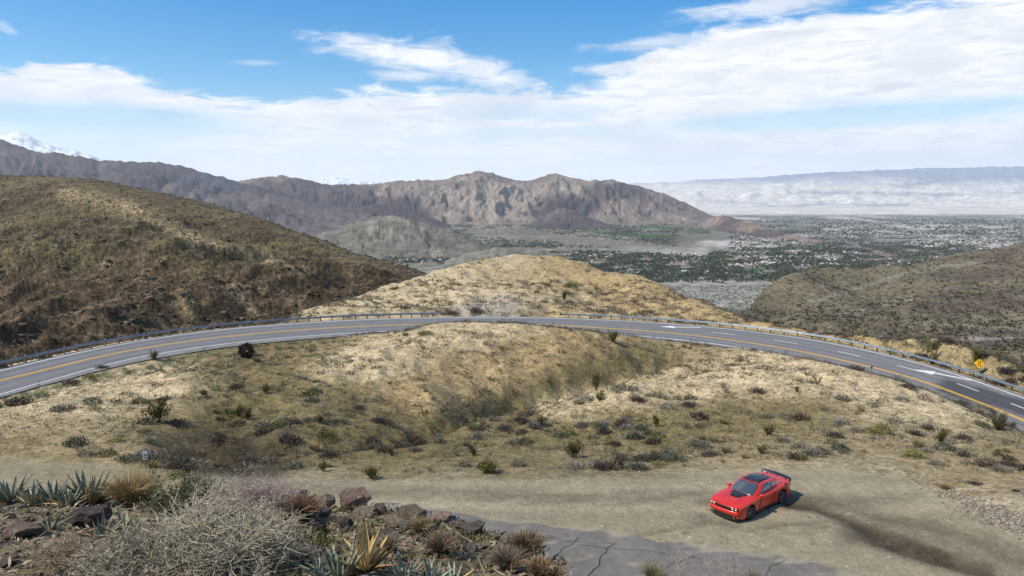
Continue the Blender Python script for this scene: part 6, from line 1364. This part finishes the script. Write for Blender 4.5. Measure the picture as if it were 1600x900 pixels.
# grasses and brush
def tuft(px, py, w, h, n, c, label, lean=.8, thick=.0045, dark=None):
    p = fgp(px, py)
    if p is None: return
    k = p.y/F; root = thing('grass_clump', label, 'grass', tuple(p)); parts = grass_parts(n, w*k*.5, h*k, c, lean, thick); new_obj('blades', plant_mesh('blades', parts), (), root)
    if dark: new_obj('stubble', plant_mesh('stubble', twig_parts(branch_tree(40, h*k*.5, 1.2, 2, 4, .006, .2, .5), dark, .003)), (), root)
GOLD, TANG, PINK = (.32, .24, .115), (.25, .18, .105), (.21, .165, .135)
for a in ((203, 792, 66, 60, 900, GOLD, 'tall golden grass clump beside the largest agave'), (228, 782, 50, 48, 700, GOLD, 'thinner golden grass at the right of the tall clump'), (475, 815, 44, 46, 700, (.25, .165, .09), 'reddish tan grass clump left of the boulder row', .8, .0045, (.08, .06, .05)), (658, 836, 34, 30, 420, TANG, 'small tan grass clump in front of the pale slab', .8, .0045, (.07, .055, .05)), (690, 868, 42, 40, 600, TANG, 'tan grass clump with dark base on the mossy slope', .8, .0045, (.055, .045, .042)), (822, 872, 46, 46, 700, (.23, .16, .105), 'reddish tan grass clump at the pavement edge', .8, .0045, (.08, .06, .05)), (795, 892, 60, 40, 700, TANG, 'wide tan grass clump at the bottom below the pavement edge', .9), (842, 902, 40, 34, 500, TANG, 'tan grass clump at the very bottom by the pavement'), (868, 906, 34, 22, 300, TANG, 'low tan grass at the bottom edge beside the pavement'), (575, 850, 34, 26, 260, (.22, .17, .11), 'thin dry grass behind the golden agave'), (612, 862, 36, 30, 260, (.22, .17, .11), 'thin dry grass right of the golden agave'), (1020, 908, 46, 36, 500, (.20, .165, .085), 'dry green tan grass at the bottom edge under the bare branches'), (1180, 912, 40, 24, 260, TANG, 'dry grass at the bottom edge right of the bare branches')): tuft(*a)
def brush(px, py, w, h, label, c, n=26, r=.011, depth=4, kids=4, leafc=None, nl=0, up=.12, curl=.5, name='dry_bush', spread=1.25):
    p = fgp(px, py)
    if p is None: return
    k = p.y/F; root = thing(name, label, 'bush', tuple(p)); L = h*k*.42; out = branch_tree(n, L, spread, depth, kids, r, up, curl, .66)
    P = np.concatenate([np.concatenate([q[0], q[1]]) for q in out]); sx = w*k*.5/np.percentile(np.abs(P[:, :2]), 96); sz = h*k/np.percentile(P[:, 2], 99.7)
    S3 = np.array([sx, sx*.85, sz]); out = [(a*S3, b_*S3, r0, r1, l) for a, b_, r0, r1, l in out]
    main = [q for q in out if q[4] < 2]; finer = [q for q in out if q[4] >= 2]
    if n < 12: new_obj('branches', plant_mesh('branches', twig_parts(main, np.array(c)*.9, .003) + twig_parts(finer, c, .0024)), (), root); return
    new_obj('branches', plant_mesh('branches', twig_parts(main, np.array(c)*.8, .003)), (), root); new_obj('twigs', plant_mesh('twigs', twig_parts(finer, c, .0022)), (), root)
    if leafc is not None:
        tips = np.concatenate([q[1] for q in finer]); tips = tips[tips[:, 2] > np.percentile(tips[:, 2], 45)]; q = tips[RS.randint(0, len(tips), nl)] + .02*RS.randn(nl, 3); new_obj('foliage', plant_mesh('foliage', [leaves(q, rdir(nl)+np.array([0, 0, .4]), .038, .022, vt(leafc, nl, .3))]), (), root)
GR, GR2 = (.37, .315, .225), (.41, .35, .255)
brush(300, 910, 270, 128, 'huge grey dead brush filling the lower left of the foreground', GR, 44, .010, 4, 5, (.21, .20, .13), 800)
brush(400, 890, 150, 108, 'grey dead brush leaning over the slope left of the golden agave', GR2, 32, .009, 4, 5, (.22, .21, .13), 500)
brush(205, 908, 170, 84, 'grey tangled brush at the bottom, left of the biggest one', GR, 34, .009, 4, 5, (.20, .19, .12), 400)
brush(350, 826, 120, 66, 'pale grey brush between the green leaved bush and the pink brush', (.42, .35, .28), 36, .009, 4, 4)
brush(282, 806, 96, 74, 'bush with fresh green leaves above the grey brush', (.21, .175, .13), 26, .009, 4, 4, (.075, .115, .022), 1300)
brush(405, 798, 120, 60, 'pinkish brown dry brush left of the boulders', (.34, .25, .205), 36, .008, 4, 4)
brush(110, 880, 130, 36, 'low tangled brown brush in front of the small agave', (.27, .21, .14), 34, .009, 4, 4)
brush(100, 770, 90, 52, 'thin bare brush standing behind the agave row', (.22, .185, .14), 14, .007, 4, 3, None, 0, .25)
brush(440, 770, 100, 44, 'thin arching bare twigs above the pinkish brush', (.27, .235, .20), 10, .006, 4, 3, None, 0, .2, .35)
brush(1068, 925, 70, 92, 'bare pale branching twigs at the bottom edge, left of two', (.40, .33, .28), 6, .010, 4, 3, None, 0, .3, .4, 'bare_branches', .7)
brush(1118, 925, 110, 96, 'bare pale branching twigs at the bottom edge, right of two', (.40, .32, .27), 7, .013, 4, 3, None, 0, .25, .4, 'bare_branches', .85)
brush(1272, 925, 50, 56, 'small bare twigs at the bottom edge on the right', (.36, .30, .25), 5, .008, 4, 3, None, 0, .3, .4, 'bare_branches', .7)
p0, p1 = fgp(452, 872), fgp(505, 868)
if p0 and p1:
    lg = thing('fallen_log', 'short weathered log lying beside the grey brush', 'log', tuple(p0)); mb = MB(); d = p1-p0; mb.tube([d*q + Vector((0, 0, .04+.02*math.sin(7*q))) for q in np.linspace(0, 1, 7)], [.045, .05, .045, .048, .04, .036, .03], 9); mb.build('trunk', mat_var('weathered_wood', (.16, .12, .09), (.26, .205, .15), 14, .9, .2, .2, .03), lg)
